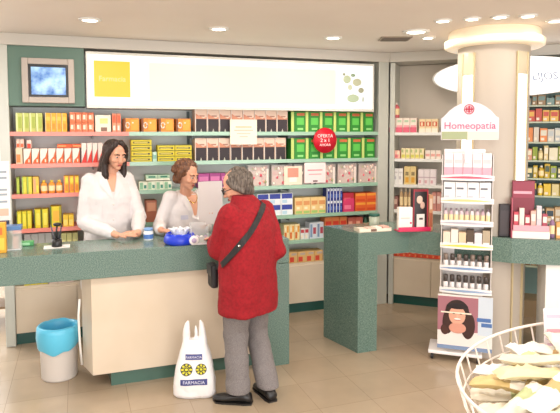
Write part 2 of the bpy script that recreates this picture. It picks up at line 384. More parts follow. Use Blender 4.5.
def green(w, d, h):
    m = ctn(w, d, h, '25882a', ((0, 0, .2, 1, 'c3d678'), (.2, 0, .27, 1, '17701f'), (.4, .35, .9, .7, '5cc04e'), (.4, .8, .95, .93, 'c9673a'), (.45, .1, .85, .2, '8fd47c')))
    return m
row('green_pack', Z5, 291, 373.5, 6, 111.5, green, 'bright green cartons on the top shelf', 'box', gap=.004, jit=.02)
row('green_pack', Z4, 291, 375, 6, 137.5, green, 'bright green cartons on the second shelf', 'box', gap=.004, jit=.02)
# --- second shelf
def swoosh(w, d, h):
    m = ctn(w, d, h, 'f3e6da'); poly_dec(m, w, h, [(.05, 0), (1, 0), (1, .9), (.7, .45), (.3, .25)], 'e8622c'); m.box((w*.1, -.002, h*.1), (w*.3, -.0015, h*.3), H('f9d6c0')); return m
row('carton', Z4, 15.5, 22.5, 1, 147.5, lambda w, d, h: ctn(w, d, h, 'efd2b4', ((.1, .1, .7, .6, 'e58b4e'),)), 'beige and orange carton at the left end, second salmon shelf', 'box')
row('carton', Z4, 23, 80, 7, 148, swoosh, 'white cartons with orange swoosh on the second salmon shelf', 'box', gap=.006)
zt = Z4+(zpx(40, 148, WY+.02)-Z4)+.002
row('carton', zt, 16, 24, 2, 138.5, lambda w, d, h: ctn(w, d, h, 'eed3c2', ((.1, .1, .9, .5, 'e2693f'),)), 'little cartons on top of the swoosh cartons at left end', 'box', Yf=WY+.03)
row('carton', zt, 26.5, 31.5, 1, 139.5, lambda w, d, h: ctn(w, d, h, 'f2dcd0', ((.1, .0, .9, .55, 'd8452f'),)), 'single upright red and white carton atop the swoosh cartons', 'box', Yf=WY+.03)
row('carton', zt, 57, 87, 2, 143.6, lambda w, d, h: ctn(w, d, h, 'dd5a2a', ((.05, .3, .6, .7, 'f39a5c'),)), 'flat orange cartons lying on top of the swoosh cartons', 'box', Yf=WY+.03)
row('carton', Z4, 81, 103, 4, 142.5, lambda w, d, h: (lambda m: (poly_dec(m, w, h, [(0, 0), (1, 0), (1, .7)], 'd9342a'), m)[1])(ctn(w, d, h, 'f4e4dc', ((.0, 0, .12, 1, 'b9b4b2'),))), 'taller white and red cartons beside the dark-haired pharmacist', 'box')
def ystr(w, d, h): return ctn(w, d, h, 'd8c52e', ((.1, .28, .9, .6, '3c3a1e'), (.15, .36, .8, .5, 'e8d86a'), (0, .9, 1, 1, '5e6a20')))
row('carton', Z4, 131, 152, 1, 139, ystr, 'yellow carton with black stripe in stack by pharmacist, second shelf', 'box', levels=4, d=.12)
row('carton', Z4, 157.5, 192, 2, 144.5, ystr, 'yellow cartons with black stripe piled on the second shelf', 'box', levels=3, d=.12)
row('carton', Z4, 152.5, 157, 1, 151.5, lambda w, d, h: ctn(w, d, h, 'b9d8c8', ((.1, .3, .9, .7, '7fb0a0'),)), 'small mint carton between the yellow striped stacks', 'box')
# --- third shelf
row('carton', Z3, 16, 19.5, 1, 177, lambda w, d, h: ctn(w, d, h, '8fa83c', ((.2, .1, .9, .9, 'b8c850'),)), 'slim olive carton at left end of the third shelf', 'box')
row('carton', Z3, 21.5, 32, 2, 176.5, lambda w, d, h: ctn(w, d, h, 'd6d23c', ((0, 0, .3, 1, 'a3bf5c'), (.4, .1, .9, .7, 'ecdf4e'))), 'yellow-green cartons at the left of the third shelf', 'box')
row('carton', Z3, 32.5, 39, 1, 176.5, lambda w, d, h: ctn(w, d, h, 'e6bd4a', ((.1, .1, .5, .9, 'f0a87c'), (.6, .1, .9, .5, 'ecdf4e'))), 'yellow and salmon carton on the third salmon shelf', 'box')
def bottle(w, d, h, c, cap):
    r = w/2*.92; m = MB(); m.lathe([(r*.9, 0), (r, .01), (r, h*.68), (r*.75, h*.8), (r*.42, h*.84), (r*.42, h*.86)], (0, r, 0), H(c), 16)
    m.lathe([(r*.5, h*.86), (r*.5, h), (r*.42, h)], (0, r, 0), H(cap), 16); m.lathe([(r*1.01, h*.2), (r*1.01, h*.6)], (0, r, 0), H('f7e0b0'), 16, cap=False); return m
row('bottle', Z3, 40, 63, 3, 180, lambda w, d, h: bottle(w, d, h, 'ea9a3c', 'e8c94a'), 'small orange bottles on the third salmon shelf', 'bottle')
row('carton', Z3, 63.5, 79, 3, 175.5, lambda w, d, h: ctn(w, d, h, 'efc02e', ((.0, 0, .2, 1, 'e07c5a'), (.35, .1, .85, .5, 'e88a24'), (.3, .6, .9, .9, 'f4e04e'))), 'yellow and orange cartons beside the pharmacist, third shelf', 'box')
row('carton', Z3, 139, 172, 4, 181, lambda w, d, h: ctn(w, d, h, 'e7ecd8', ((.1, .1, .5, .9, '8fbf9c'), (.6, .2, .9, .6, '3f8f7c'))), 'white and green cartons between the two pharmacists', 'box')
row('carton', Z3+.083, 146, 170, 2, 174.5, lambda w, d, h: ctn(w, d, h, 'b5d3b8', ((.0, 0, 1, .3, 'f2f0e0'), (.2, .5, .8, .8, '2f7f66'))), 'flat mint cartons on the white and green cartons', 'box', Yf=WY+.03)
row('carton', Z3, 198, 232, 3, 173, lambda w, d, h: ctn(w, d, h, 'a8458c', ((.1, .5, .9, .8, 'd87ab4'), (.1, .1, .5, .3, '5e2a62'))), 'magenta cartons behind the grey-haired customer', 'box')
# clear bags with pink contents
bagc = mat('film_bag', (.85, .83, .8), .15, alpha=.35)
def clearbag(w, d, h):
    m = MB(); m.box((-w/2, 0, 0), (w/2, d*.5, h*.97), bagc)
    random.seed(3)
    cs = ['d9596a', 'f0e6dc', 'e8a89c', 'c2484e', 'f3d9cc', '9a9f74', 'f2efe6']
    for k in range(26): m.ell((random.uniform(-.42, .42)*w, random.uniform(-.004, .012), random.uniform(.08, .9)*h), (.012, .008, .016), H(cs[k % 7]), None, 2)
    m.box((-w*.45, .01, .002), (w*.45, d*.4, h*.9), H('d9b4a8')); m.box((w*.36, -.003, 0.001), (w*.46, .001, h*.8), H('f1e0d8')); return m
row('gift_bag', Z3, 247, 378, 6, 163, clearbag, 'clear bags of pink and white items on the third shelf', 'bag', gap=.022, d=.12)
# --- fourth shelf
yb = lambda w, d, h: ctn(w, d, h, 'e0cf22', ((.0, 0, .18, 1, '9aa824'), (.3, .15, .8, .85, 'efe24a')))
row('carton', Z2, 16.5, 31.5, 3, 211, yb, 'yellow cartons at the left of the fourth shelf', 'box')
row('carton', Z2, 34, 48.5, 2, 209, lambda w, d, h: ctn(w, d, h, 'e3d32a', ((.0, 0, .14, 1, '5f7a1e'), (.3, .15, .8, .8, 'f1e65a'), (.9, 0, 1, 1, '8a7a1c'))), 'taller yellow cartons in the middle of the fourth shelf', 'box')
row('carton', Z2, 50, 61.5, 1, 206, lambda w, d, h: ctn(w, d, h, 'e6cf28', ((.0, 0, .12, 1, '4f7a24'), (.25, .3, .8, .8, 'f0b73c'), (.8, 0, 1, 1, 'a39a20'))), 'tallest yellow carton on the fourth salmon shelf', 'box')
row('carton', Z2, 63, 74, 2, 214.5, lambda w, d, h: ctn(w, d, h, 'ecc836', ((.1, .1, .8, .6, 'f3e27a'),)), 'short yellow cartons beside the white sleeve, fourth shelf', 'box')
row('carton', Z2, 146, 157, 1, 200, lambda w, d, h: ctn(w, d, h, 'b06a52', ((.1, .5, .9, .9, 'd89a7c'),)), 'brown carton between the two pharmacists on the fourth shelf', 'box')
wb = lambda w, d, h: ctn(w, d, h, 'e8ecf2', ((.05, .5, .95, .95, '2f3f9c'), (.1, .1, .5, .4, 'b9d6e8')))
row('carton', Z2, 257, 293, 3, 193, wb, 'white and dark blue cartons beside the customer', 'box', levels=2)
row('carton', Z2, 295, 326, 4, 197, lambda w, d, h: ctn(w, d, h, 'e9c88a', ((.1, .55, .9, .8, 'd8945a'), (.1, .05, .9, .2, '9fbf6c'), (.2, .3, .6, .45, 'f6e6c0'))), 'tan cartons on the fourth glass shelf', 'box')
bl = lambda w, d, h: ctn(w, d, h, '26368c', ((.0, 0, .2, 1, 'e9eef6'), (.35, .75, .9, .95, 'e9eef6'), (.4, .2, .8, .5, '5a78c8')))
row('carton', Z2, 326.8, 342.5, 5, 187.5, bl, 'dark blue cartons, fourth glass shelf', 'box', levels=2, d=.1)
row('carton', Z2, 343.2, 354.5, 1, 198, lambda w, d, h: ctn(w, d, h, 'd83a6e', ((.1, .2, .7, .5, 'ee7a9c'),)), 'magenta box between blue and orange cartons', 'box')
row('carton', Z2+.095, 343.2, 354, 1, 192.5, lambda w, d, h: ctn(w, d, h, 'b8283c', ((.1, .2, .7, .5, 'd85a6c'),)), 'dark red flat box atop the magenta box', 'box')
row('carton', Z2, 355.3, 377, 2, 192.5, lambda w, d, h: ctn(w, d, h, 'e8662a', ((.05, .7, .95, .95, 'f6a23c'), (.1, .1, .9, .35, 'd94a1e'))), 'orange cartons at right end of the fourth glass shelf', 'box', levels=2)
# --- fifth shelf
row('carton', Z1, 24, 52, 4, 233, lambda w, d, h: ctn(w, d, h, 'b6b9ba', ((.1, .2, .9, .5, 'dfe2e2'),)), 'grey cartons low behind the counter at left', 'box')
row('carton', Z1, 61, 78, 3, 232.5, lambda w, d, h: ctn(w, d, h, 'c9c98a', ((.1, .3, .8, .7, 'e8e4a4'),)), 'olive and cream cartons behind the counter beside pharmacist', 'box')
fl = lambda w, d, h: ctn(w, d, h, 'efdca8', ((.1, .1, .5, .5, 'd8702e'), (.55, .5, .9, .9, 'e8a03c'), (.2, .6, .4, .8, 'f8f0d8')))
row('carton', Z1, 284, 300, 3, 224, fl, 'cream cartons with orange spots right of the red coat', 'box')
row('carton', Z1, 300.5, 309, 2, 228, lambda w, d, h: ctn(w, d, h, 'e3e4e6', ((.1, .6, .9, .9, 'c2414e'), (.1, .1, .6, .4, 'f3e6d2'))), 'low white and red cartons on the fifth shelf', 'box')
row('carton', Z1, 309.5, 324, 2, 222, lambda w, d, h: ctn(w, d, h, 'd9e0ec', ((.1, .1, .4, .9, '7f9cc0'), (.5, .3, .9, .7, 'b8485c'))), 'pale blue cartons on the fifth shelf beside the low counter', 'box')
row('carton', Z1, 325, 347, 3, 216.5, lambda w, d, h: ctn(w, d, h, 'e48a52', ((.1, .5, .9, .8, 'd8402c'), (.1, .1, .5, .3, 'f0d49c'))), 'orange cartons seen above the low counter edge', 'box')
row('carton', Z1, 348, 363, 2, 217, lambda w, d, h: ctn(w, d, h, 'c86a5c', ((.1, .5, .6, .8, 'f2b49c'),)), 'dull pink cartons seen above the low counter edge', 'box')
row('bottle', Z1, 364, 378, 3, 214, lambda w, d, h: bottle(w, d, h, '3f6a54', '20302c'), 'dark green bottles at the right end of the fifth shelf', 'bottle')
# --- on the base cabinets
row('carton', .494, 24, 48, 4, 276, lambda w, d, h: ctn(w, d, h, 'cfc024', ((.1, .1, .5, .8, '7f9a2c'),)), 'yellow cartons on the base cabinet above the bin', 'box', Yf=WY+.01, hh=.13)
row('carton', .494, 49, 74, 3, 276, lambda w, d, h: ctn(w, d, h, 'e4ccc4', ((.1, .1, .4, .5, 'c84a3c'), (.6, .1, .9, .4, 'd88a7c'))), 'white and red cartons on the base cabinet above the bin', 'box', Yf=WY+.01, hh=.13)
row('carton', .494, 289, 323, 4, 251, lambda w, d, h: ctn(w, d, h, 'd9b070', ((.1, .1, .6, .55, 'd2452e'), (.3, .7, .9, .9, 'b9a89c'))), 'tan and red cartons on the base cabinet between the counters', 'box', Yf=WY+.01)
# cards hung on the shelf edge
def card(px0, py0, px1, py1, Y, name, m, lab, lines):
    a = onY(px0, py0, Y); b_ = onY(px1, py1, Y); w = b_.x-a.x; h = a.z-b_.z
    mb = MB(); mb.box((-w/2, 0, -h), (w/2, .003, 0), m)
    for (x0, z0, x1, z1, c) in lines: mb.box((-w/2+x0*w, -.0012, -h+z0*h), (-w/2+x1*w, 0.0, -h+z1*h), H(c))
    return tag(mb.build(name, loc=((a.x+b_.x)/2, Y, a.z)), lab, 'card')
card(230, 119, 257, 144, WY-.018, 'price_card', H('f3e8d6', .4), 'cream notice card with faint lines hanging over the dark packs', ((.2, .68, .8, .72, 'd8a878'), (.15, .55, .85, .585, 'c9b8a0'), (.25, .42, .75, .45, 'c9b8a0'), (.35, .3, .65, .33, 'd0b8a0')))
card(304.5, 162.5, 325.5, 182, WY-.018, 'price_card', H('f4dede', .4), 'pale pink card in front of the clear gift bags', ((.15, .6, .85, .66, 'd88a94'), (.2, .4, .8, .45, 'dca0a8'), (.4, .05, .62, .12, '5a3c3c')))
card(284, 166, 302, 184, WY+.012, 'price_card', H('f2dcc8', .4), 'peach picture card left of the pale pink card', ((.2, .4, .8, .9, 'd89480'), (.3, .15, .7, .4, 'f6ece6')))
c0 = onY(325, 140, WY-.03); rd = onY(336.5, 140, WY-.03).x-c0.x
m = MB(); Mx = Matrix.Translation((0, 0, 0)) @ Matrix.Rotation(PI/2, 4, 'X')
m.lathe([(rd, -.004), (rd, .004)], (0, 0, 0), red_m, 40, Mx)
rs = empty('round_sign', c0, label='round red sign with white lettering among the green cartons', cat='sign'); m.build('disc', rs)
wl = H('fbe9ea'); text('OFERTA', 'lettering', wl, TM(0, -.006, .042), .045, rs); text('2 x 1', 'lettering', wl, TM(0, -.006, .0), .05, rs); text('AHORA', 'lettering', wl, TM(0, -.006, -.045), .034, rs)

# ---------------------------------------------------------------- second wall: shelving
def P2(px, py, off=0.0):
    p = onP(px, py, W2+N2*off, N2); l = p-W2; return l.dot(D2), p.z
SX0 = .03; SX1 = P2(521, 140)[0]-.02; SX2 = SX1+.05; SX3 = 3.4
u2 = empty('shelf_unit', W2, A2, label='white shelving unit with a grey back between corner post and column', cat='shelf unit')
MB().box((SX0, .29, .47), (SX1, .31, ZC-.1), mat('beige_backing', hexc('c9c0b4'), .6)).build('back_panel', u2)
MB().box((SX0-.028, -.02, 0), (SX0+.02, .31, ZC-.1), post_m, .004).build('post', u2)
MB().box((SX1-.03, -.01, 0), (SX1, .31, ZC-.1), post_m, .004).build('post', u2)
MB().box((0.0, -.035, ZC-.095), (SX1, .31, ZC-.001), MATS['cornice_grey'], .004).build('cornice', u2)
SH2 = [SH[0]+.01, SH[1]+.01, P2(415, 184.5, .01)[1], P2(415, 158.5, .01)[1], P2(415, 132, .01)[1]]; print(SH2)
for z in SH2: MB().box((SX0+.02, -.01, z-.03), (SX1-.03, .29, z), whiteshelf, .003).build('shelf', u2)
MB().box((SX0+.02, .02, .095), (SX1-.03, .29, .493), cream).build('base_cabinet', u2)
MB().box((SX0+.02, .03, 0), (SX1-.03, .29, .094), plinth_m).build('plinth', u2)
for i in range(3): cw = (SX1-SX0-.05)/3; MB().box((SX0+.022+i*cw, 0, .1), (SX0+.018+(i+1)*cw, .019, .47), cream, .002).build('door', u2)
ch = MB(); a, z = P2(393.5, 85)
for k in range(22): ch.ell((a, .24, 2.43-k*.026), (.004, .004, .009), mat('chain_brown', hexc('7c6a60'), .4), None, 2)
tag(ch.build('hanging_chain', loc=W2, rz=A2), 'thin bead chain hanging down the back of the white unit', 'chain')
def row2(name, z, px0, px1, n, py_top, mk, desc, cat, off=.02, gap=.003, d=.12, levels=1, hh=None):
    a0 = P2(px0, py_top+6, -off)[0]; a1 = P2(px1, py_top+6, -off)[0]; w = (a1-a0)/n
    h = hh or (P2((px0+px1)/2, py_top, -off)[1]-z)/levels; key = (name, desc, levels)
    for L in range(levels):
        for i in range(n):
            p = W2+D2*(a0+(i+.5)*w)-N2*(off+random.uniform(0, .004)); ds = desc
            if levels > 1: ds += ', top layer' if L == levels-1 else ', bottom layer' if L == 0 else ', middle layer'
            place(name, key, lambda: mk(w-gap, d, h-.001), p.x, p.y, z+.0005+L*h, which(i, n, ds), cat, desc, A2, .02)
S5, S4, S3, S2, S1 = SH2[4], SH2[3], SH2[2], SH2[1], SH2[0]
pk = lambda w, d, h: ctn(w, d, h, 'f1e3d6', ((.0, 0, 1, .35, 'e0627c'), (.1, .35, .9, .5, 'f0a8b0'), (.2, .7, .8, .85, 'b9d0b0'), (.95, 0, 1, 1, 'd8b8b0')))
row2('carton', S5, 389, 417, 4, 117.5, pk, 'pink and cream cartons on the top white shelf', 'box')
row2('bottle', P2(400, 117.5, -.02)[1]+.001, 391.5, 399.5, 1, 102, lambda w, d, h: bottle(w, d, h, 'd86a72', 'f0e4dc'), 'pink bottle with white cap standing on the pink cartons', 'bottle', off=.03)
row2('carton', S5, 419, 438, 3, 118.5, lambda w, d, h: ctn(w, d, h, 'f0d9b0', ((.1, .45, .9, .8, 'cf5a34'), (.3, .5, .6, .75, 'f4e2c0'), (.0, 0, 1, .3, 'f6ead8'))), 'cream cartons with orange figures on the top white shelf', 'box')
row2('carton', S4, 389, 400, 2, 150, lambda w, d, h: ctn(w, d, h, 'f0b8a6', ((.1, .1, .6, .5, 'd8707c'), (.5, .5, .9, .9, 'f2e6cc'))), 'pink cartons at the left of the second white shelf', 'box')
row2('carton', S4, 401, 424, 5, 148, lambda w, d, h: ctn(w, d, h, 'eee0b4', ((.1, .1, .9, .4, 'd2cc5c'), (.1, .6, .5, .9, 'a9b878'))), 'low yellow cartons on the second white shelf', 'box')
row2('carton', S4, 425, 441, 3, 150, lambda w, d, h: ctn(w, d, h, 'efe2d8', ((.1, .3, .9, .6, 'e6a89c'),)), 'low cream cartons right on the second white shelf', 'box')
wt = lambda w, d, h: ctn(w, d, h, 'efecea', ((.1, .3, .6, .5, 'c9c6cc'), (.1, .7, .9, .8, 'd6d2d0')))
row2('carton', S3, 389, 403, 3, 168, wt, 'white cartons at the left of the third white shelf', 'box')
row2('carton', S3, 404, 416, 2, 166, lambda w, d, h: ctn(w, d, h, 'e2c98c', ((.2, .1, .8, .4, 'dca030'), (.25, .5, .45, .7, '5a4a2c'), (.55, .5, .75, .7, '5a4a2c'))), 'tan cartons between white ones on the third white shelf', 'box')
row2('carton', S3, 418, 436, 3, 169, lambda w, d, h: ctn(w, d, h, 'eadfe2', ((.0, .45, 1, .52, 'c9b0bc'), (.1, .1, .5, .3, 'd8a8b0'))), 'pale lilac cartons on the third white shelf', 'box')
row2('carton', S2, 389, 398, 2, 196, lambda w, d, h: ctn(w, d, h, '9a6a62', ((.1, .4, .8, .8, 'd8b8a8'),)), 'brown cartons on the fourth white shelf', 'box')
row2('bottle', S2, 399, 412, 3, 188, lambda w, d, h: bottle(w, d, h, 'c9a67c', 'e9dcc8'), 'tan bottles behind the white leaflet box', 'bottle')
row2('carton', S2, 432, 441, 2, 192, lambda w, d, h: ctn(w, d, h, 'c98a80', ((.1, .4, .8, .8, 'ecd2c8'),)), 'dull red cartons right of the dark display box', 'box')
row2('carton', .494, 388, 441, 9, 249, lambda w, d, h: ctn(w, d, h, 'df4a2e', ((.1, .5, .55, .95, 'f6dcc8'), (.6, .1, .9, .4, 'ef8a5c'))), 'red and white cartons on the base cabinet below the counter', 'box', off=.01)

# right unit with teal backing
u3 = empty('shelf_unit', W2, A2, label='teal-backed shelving unit crammed with small goods right of the column', cat='shelf unit')
MB().box((SX2, .29, .1), (SX3, .31, ZC-.1), teal_m).build('back_panel', u3)
MB().box((SX2-.04, -.01, 0), (SX2, .31, ZC-.1), mat('post_taupe', hexc('a99d90'), .4), .004).build('post', u3)
MB().box((SX3-.03, -.01, 0), (SX3, .31, ZC-.1), MATS['post_taupe'], .004).build('post', u3)
MB().box((SX1+.004, -.035, ZC-.095), (SX3, .31, ZC-.001), MATS['cornice_grey'], .004).build('cornice', u3)
RZ = [.50, .72, .92]+[P2(545, y_, 0)[1] for y_ in (195.5, 178, 160, 141.5, 121, 104.5)]
for z in RZ: MB().box((SX2, -.0, z-.016), (SX3-.03, .29, z), mat('shelf_sage', hexc('b3bda8'), .3), .002).build('shelf', u3)
MB().box((SX2, .02, 0), (SX3-.03, .29, .16), mat('tan_plinth', hexc('a08a6c'), .5)).build('plinth', u3)
pal = [['9aa49c', '7f9a96', 'b0a498', 'a88a68'], ['c4574a', 'd88a5c', 'e2b45c', 'b8443c', 'e6cfa0'], ['cfc8bc', 'b8bfc0', 'd8d4c4', 'e08a50'], ['d2c08a', '8fa03c', 'e0d8bc', 'e8e0cc', 'd89a7c'], ['96a832', 'c8a832', '4c5c4c', 'e0d2a0', '8a8f90'], ['e0bf3c', '3c3c40', 'd8c890', 'b8442c'], ['5a4a72', 'c9a87c', '3f4f5a', 'd8d0c0'], ['b86a5c', '8a5c52', 'd2c0b0', '5c5a50'], ['7c5a34', '8f6a3c', '6a4a2c']]
lv = ['top', 'second', 'third', 'fourth', 'fifth', 'sixth', 'seventh', 'eighth', 'lowest']
for k, z in enumerate(reversed(RZ)):
    x = SX2+.01; i = 0; items = []
    H0 = ([2.45]+list(reversed(RZ)))[k]-z
    if k == 0: H0 = .12
    while x < SX2+.62:
        w = random.uniform(.035, .075)
        if x+w > SX2+.64: break
        items.append((x, w, random.uniform(.68, .95)*min(H0, .175)-.018)); x += w+random.uniform(.002, .008)
    for i, (x, w, h) in enumerate(items):
        c1 = random.choice(pal[k]); c2 = random.choice(pal[k]); p = W2+D2*(x+w/2)-N2*random.uniform(.012, .03)
        nm = 'bottle' if (i % 4 == 2 and k > 2) else 'carton'
        mk = (lambda: bottle(w, .1, h, c1, 'e8e2d8')) if nm == 'bottle' else (lambda: ctn(w, .12, h, c1, ((.1, .45, .9, .85, c2), (.15, .1, .6, .3, 'e6dccb'))))
        place(nm, ('r', k, i), mk, p.x, p.y, z+.0005, which(i, len(items), 'small goods on the %s shelf of the teal-backed unit' % lv[k]), 'bottle' if nm == 'bottle' else 'box', 'goods on the %s teal-backed shelf' % lv[k], A2, .03)
# oval sign above
oc = P2(513, 76, .10); ol = P2(432.5, 76, .10)[0]; a_ = oc[0]-ol; b_ = (P2(513, 56, .10)[1]-P2(513, 96, .10)[1])/2
os_ = empty('oval_sign', W2+N2*.10+D2*oc[0]+Vector((0, 0, oc[1])), A2, label='large glowing white oval sign partly hidden by the column', cat='sign')
m = MB(); m.lathe([(1, -.02), (1, .02)], (0, 0, 0), white_m, 64, Matrix.Rotation(PI/2, 4, 'X') @ Matrix.Diagonal((a_, b_, 1, 1))); m.build('sign_body', os_)
m = MB(); m.lathe([(.97, .0205), (.97, .024)], (0, 0, 0), mat('oval_glow', (1, 1, 1), .4, 0, 1.5), 64, Matrix.Rotation(PI/2, 4, 'X') @ Matrix.Diagonal((a_, b_, 1, 1))); m.build('lit_face', os_)
for z_ in (-.0,): MB().box((-a_*.5, .02, -.02), (-a_*.47, .095, .02), post_m).build('bracket', os_); MB().box((a_*.47, .02, -.02), (a_*.5, .095, .02), post_m).build('bracket', os_)
tx = P2(545.5, 75.5, .12)
text('LIJOS', 'lettering', H('8593b2'), TM(tx[0]-oc[0], -.026, tx[1]-oc[1]-.005), .095, os_, shear=-.15)

# ---------------------------------------------------------------- main counter
ZT = .966; CY = 3.94; CB = 4.39; XE = onY(289.3, 330, CY).x
ct = empty('sales_counter', (0, CY, 0), label='long green granite counter with cream front where the pharmacists stand', cat='counter')
ty = 0
MB().box((-1.9, 0, ZT-.185), (XE, CB-CY, ZT), granite, .006).build('worktop', ct)
MB().box((XE-.22, .0, 0), (XE, CB-CY, ZT-.187), granite, .004).build('end_panel', ct)
bx = onY(92, 330, CY+.05).x
pl = [(bx, .05), (XE-.222, .05), (XE-.222, .42), (bx-.05, .42), (bx-.06, .25)]
MB().prism(pl, .10, ZT-.187, cream).build('front_panel', ct)
MB().prism([(bx+.12, .075), (XE-.222, .075), (XE-.222, .40), (bx+.10, .40)], 0.0, .099, mat('kick_green', hexc('4a6a60'), .2)).build('kick_board', ct)
MB().box((-1.9, .02, 0), (-1.7, CB-CY, ZT-.187), granite, .004).build('end_panel', ct)
tb = MB(); p = onZ(80, 340, .3)
tb.tube([(bx-.075, .12, .62), (bx-.085, .14, .5), (bx-.08, .16, .3), (bx-.07, .17, .14)], .008, white_m, 8); tb.build('cable', ct)

# ---------------------------------------------------------------- low angled counter at right
Pn = lambda px, py, z=ZT: onZ(px, py, z)
A = onZ(323.5, 336, 0); B = onZ(357.5, 353, 0); Cc = onZ(377, 350.5, 0); D = Vector((Pn(413, 230.8).x, B.y, 0)); E = Pn(512, 238.3); Fp = Pn(560, 240.2)
dE = (Fp-E).normalized(); G = Vector((Fp.x, Fp.y, 0))+Vector((dE.x, dE.y, 0))*.45
E.z = 0
wn = lambda a, b: Vector((-(b-a).y, (b-a).x, 0)).normalized()
w_ = .45
n1 = Vector((0, 1, 0)); n2 = wn(D, E); n3 = wn(E, G)
if n2.y < 0: n2 = -n2
if n3.y < 0: n3 = -n3
def off2(P, na, nb, w): 
    b_ = (na+nb).normalized(); return P+b_*(w/max(.3, b_.dot(na)))
poly = [A, B, D, E, G, G+n3*w_, off2(E, n2, n3, w_), off2(D, n1, n2, w_), ]
ab = (A-B); bk = A
poly = [(p.x, p.y) for p in poly[:]]
poly[7] = (poly[7][0], A.y)
c2 = empty('side_counter', (0, 0, 0), label='low angled green granite counter at right with an open middle', cat='counter')
MB().prism(poly, ZT-.185, ZT, granite).build('worktop', c2)
v = (A-B); C2p = Vector((B.x+(Cc-B).x, B.y, 0)); Q = A+Vector((C2p.x-B.x, 0, 0))
MB().prism([(A.x+.001, A.y), (B.x+.001, B.y+.001), (C2p.x, B.y+.001), (Q.x, A.y)], .0, ZT-.186, granite).build('end_panel', c2)
WB = onZ(546, 300, .5); 
# white front panel under the far right stretch
t0 = E+(G-E)*.0
def alongEG(px): 
    # point on the E-G line seen at column px
    for k in range(200):
        q_ = E+(G-E)*(k/199); v_ = CR.transposed() @ (Vector((q_.x, q_.y, .5))-EYE)
        if 280+F*v_.x/-v_.z >= px: return q_
    return G
q0 = alongEG(546)+n3*.03; q1 = G+n3*.03
MB().prism([(q0.x, q0.y), (q1.x, q1.y), ((q1+n3*.3).x, (q1+n3*.3).y), ((q0+n3*.3).x, (q0+n3*.3).y)], 0.0, ZT-.186, white_m).build('front_panel', c2)

# ---------------------------------------------------------------- column
cp = onZ(487.5, 361, 0); cdir = Vector((cp.x, cp.y, 0)).normalized(); CRd = .272; CC = EYE+(lambda d: Vector((d.x, d.y, 0)).normalized())(ray(490.3, 200))*4.87; CC.z = 0; print('CC', CC)
col = empty('column', CC, label='round beige column with lit strips and a spotlit cream drum top', cat='column')
colm = mat('column_beige', hexc('b6aca0'), .45)
MB().lathe([(CRd, 0), (CRd, ZC-.09)], (0, 0, 0), colm, 64, cap=False).build('shaft', col)
a0 = math.atan2(-CC.y, -CC.x)          # towards the viewer
gold = mat('brass_trim', hexc('c4b48f'), .35)
glow = mat('strip_glow', (1, .99, .96), .4, 0, 1.6)
for k in range(4):
    ac = a0-R(-46)+k*PI/2 if False else a0+R(49)+k*PI/2+R(0)
    hw = R(11.5)
    def arc(r, a1, a2, z0, z1, m, mb, n=8):
        rs = []
        pts = [(r*math.cos(a1+(a2-a1)*j/n), r*math.sin(a1+(a2-a1)*j/n)) for j in range(n+1)]+[((CRd-.005)*math.cos(a2-(a2-a1)*j/n), (CRd-.005)*math.sin(a2-(a2-a1)*j/n)) for j in range(n+1)]
        mb.prism(pts, z0, z1, m)
    mb = MB(); arc(CRd+.010, ac-hw, ac+hw, ZT+.01, 2.20, glow, mb); mb.build('light_strip', col)
    mb = MB(); arc(CRd+.010, ac-hw, ac+hw, 2.201, 2.37, mat('clear_cover', hexc('c8bda6'), .2, .2), mb); mb.build('strip_cover', col)
    for s_ in (-1, 1):
        mb = MB(); arc(CRd+.015, ac+s_*hw-R(1.1), ac+s_*hw+R(1.1), .0, 2.37, gold, mb, 2); mb.build('trim_strip', col)
drum = mat('drum_spotlit', hexc('fff0d6'), .4, 0, .25, hexc('ffe9c6'))  # weak emission stands in for spotlight falling on the cream drum
MB().lathe([(.26, 2.425), (.355, 2.425), (.376, 2.437), (.38, 2.48), (.37, 2.49), (.35, 2.495), (.345, 2.55), (.335, 2.559), (.26, 2.559)], (0, 0, 0), drum, 64, cap=False).build('drum', col)

# ceiling vent
p = onZ(395, 38, ZC); v = empty('ceiling_vent', (p.x, p.y, ZC), R(-20), label='small grey slatted vent in the ceiling left of the bright lamp', cat='vent')
MB().box((-.13, -.1, -.008), (.13, .1, 0), mat('vent_grey', hexc('9a8c7c'), .5), .003).build('frame', v)
for k in range(7): MB().box((-.11, -.08+k*.024, -.014), (.11, -.068+k*.024, -.0082), mat('vent_dark', hexc('6a5e52'), .5)).build('slat', v)
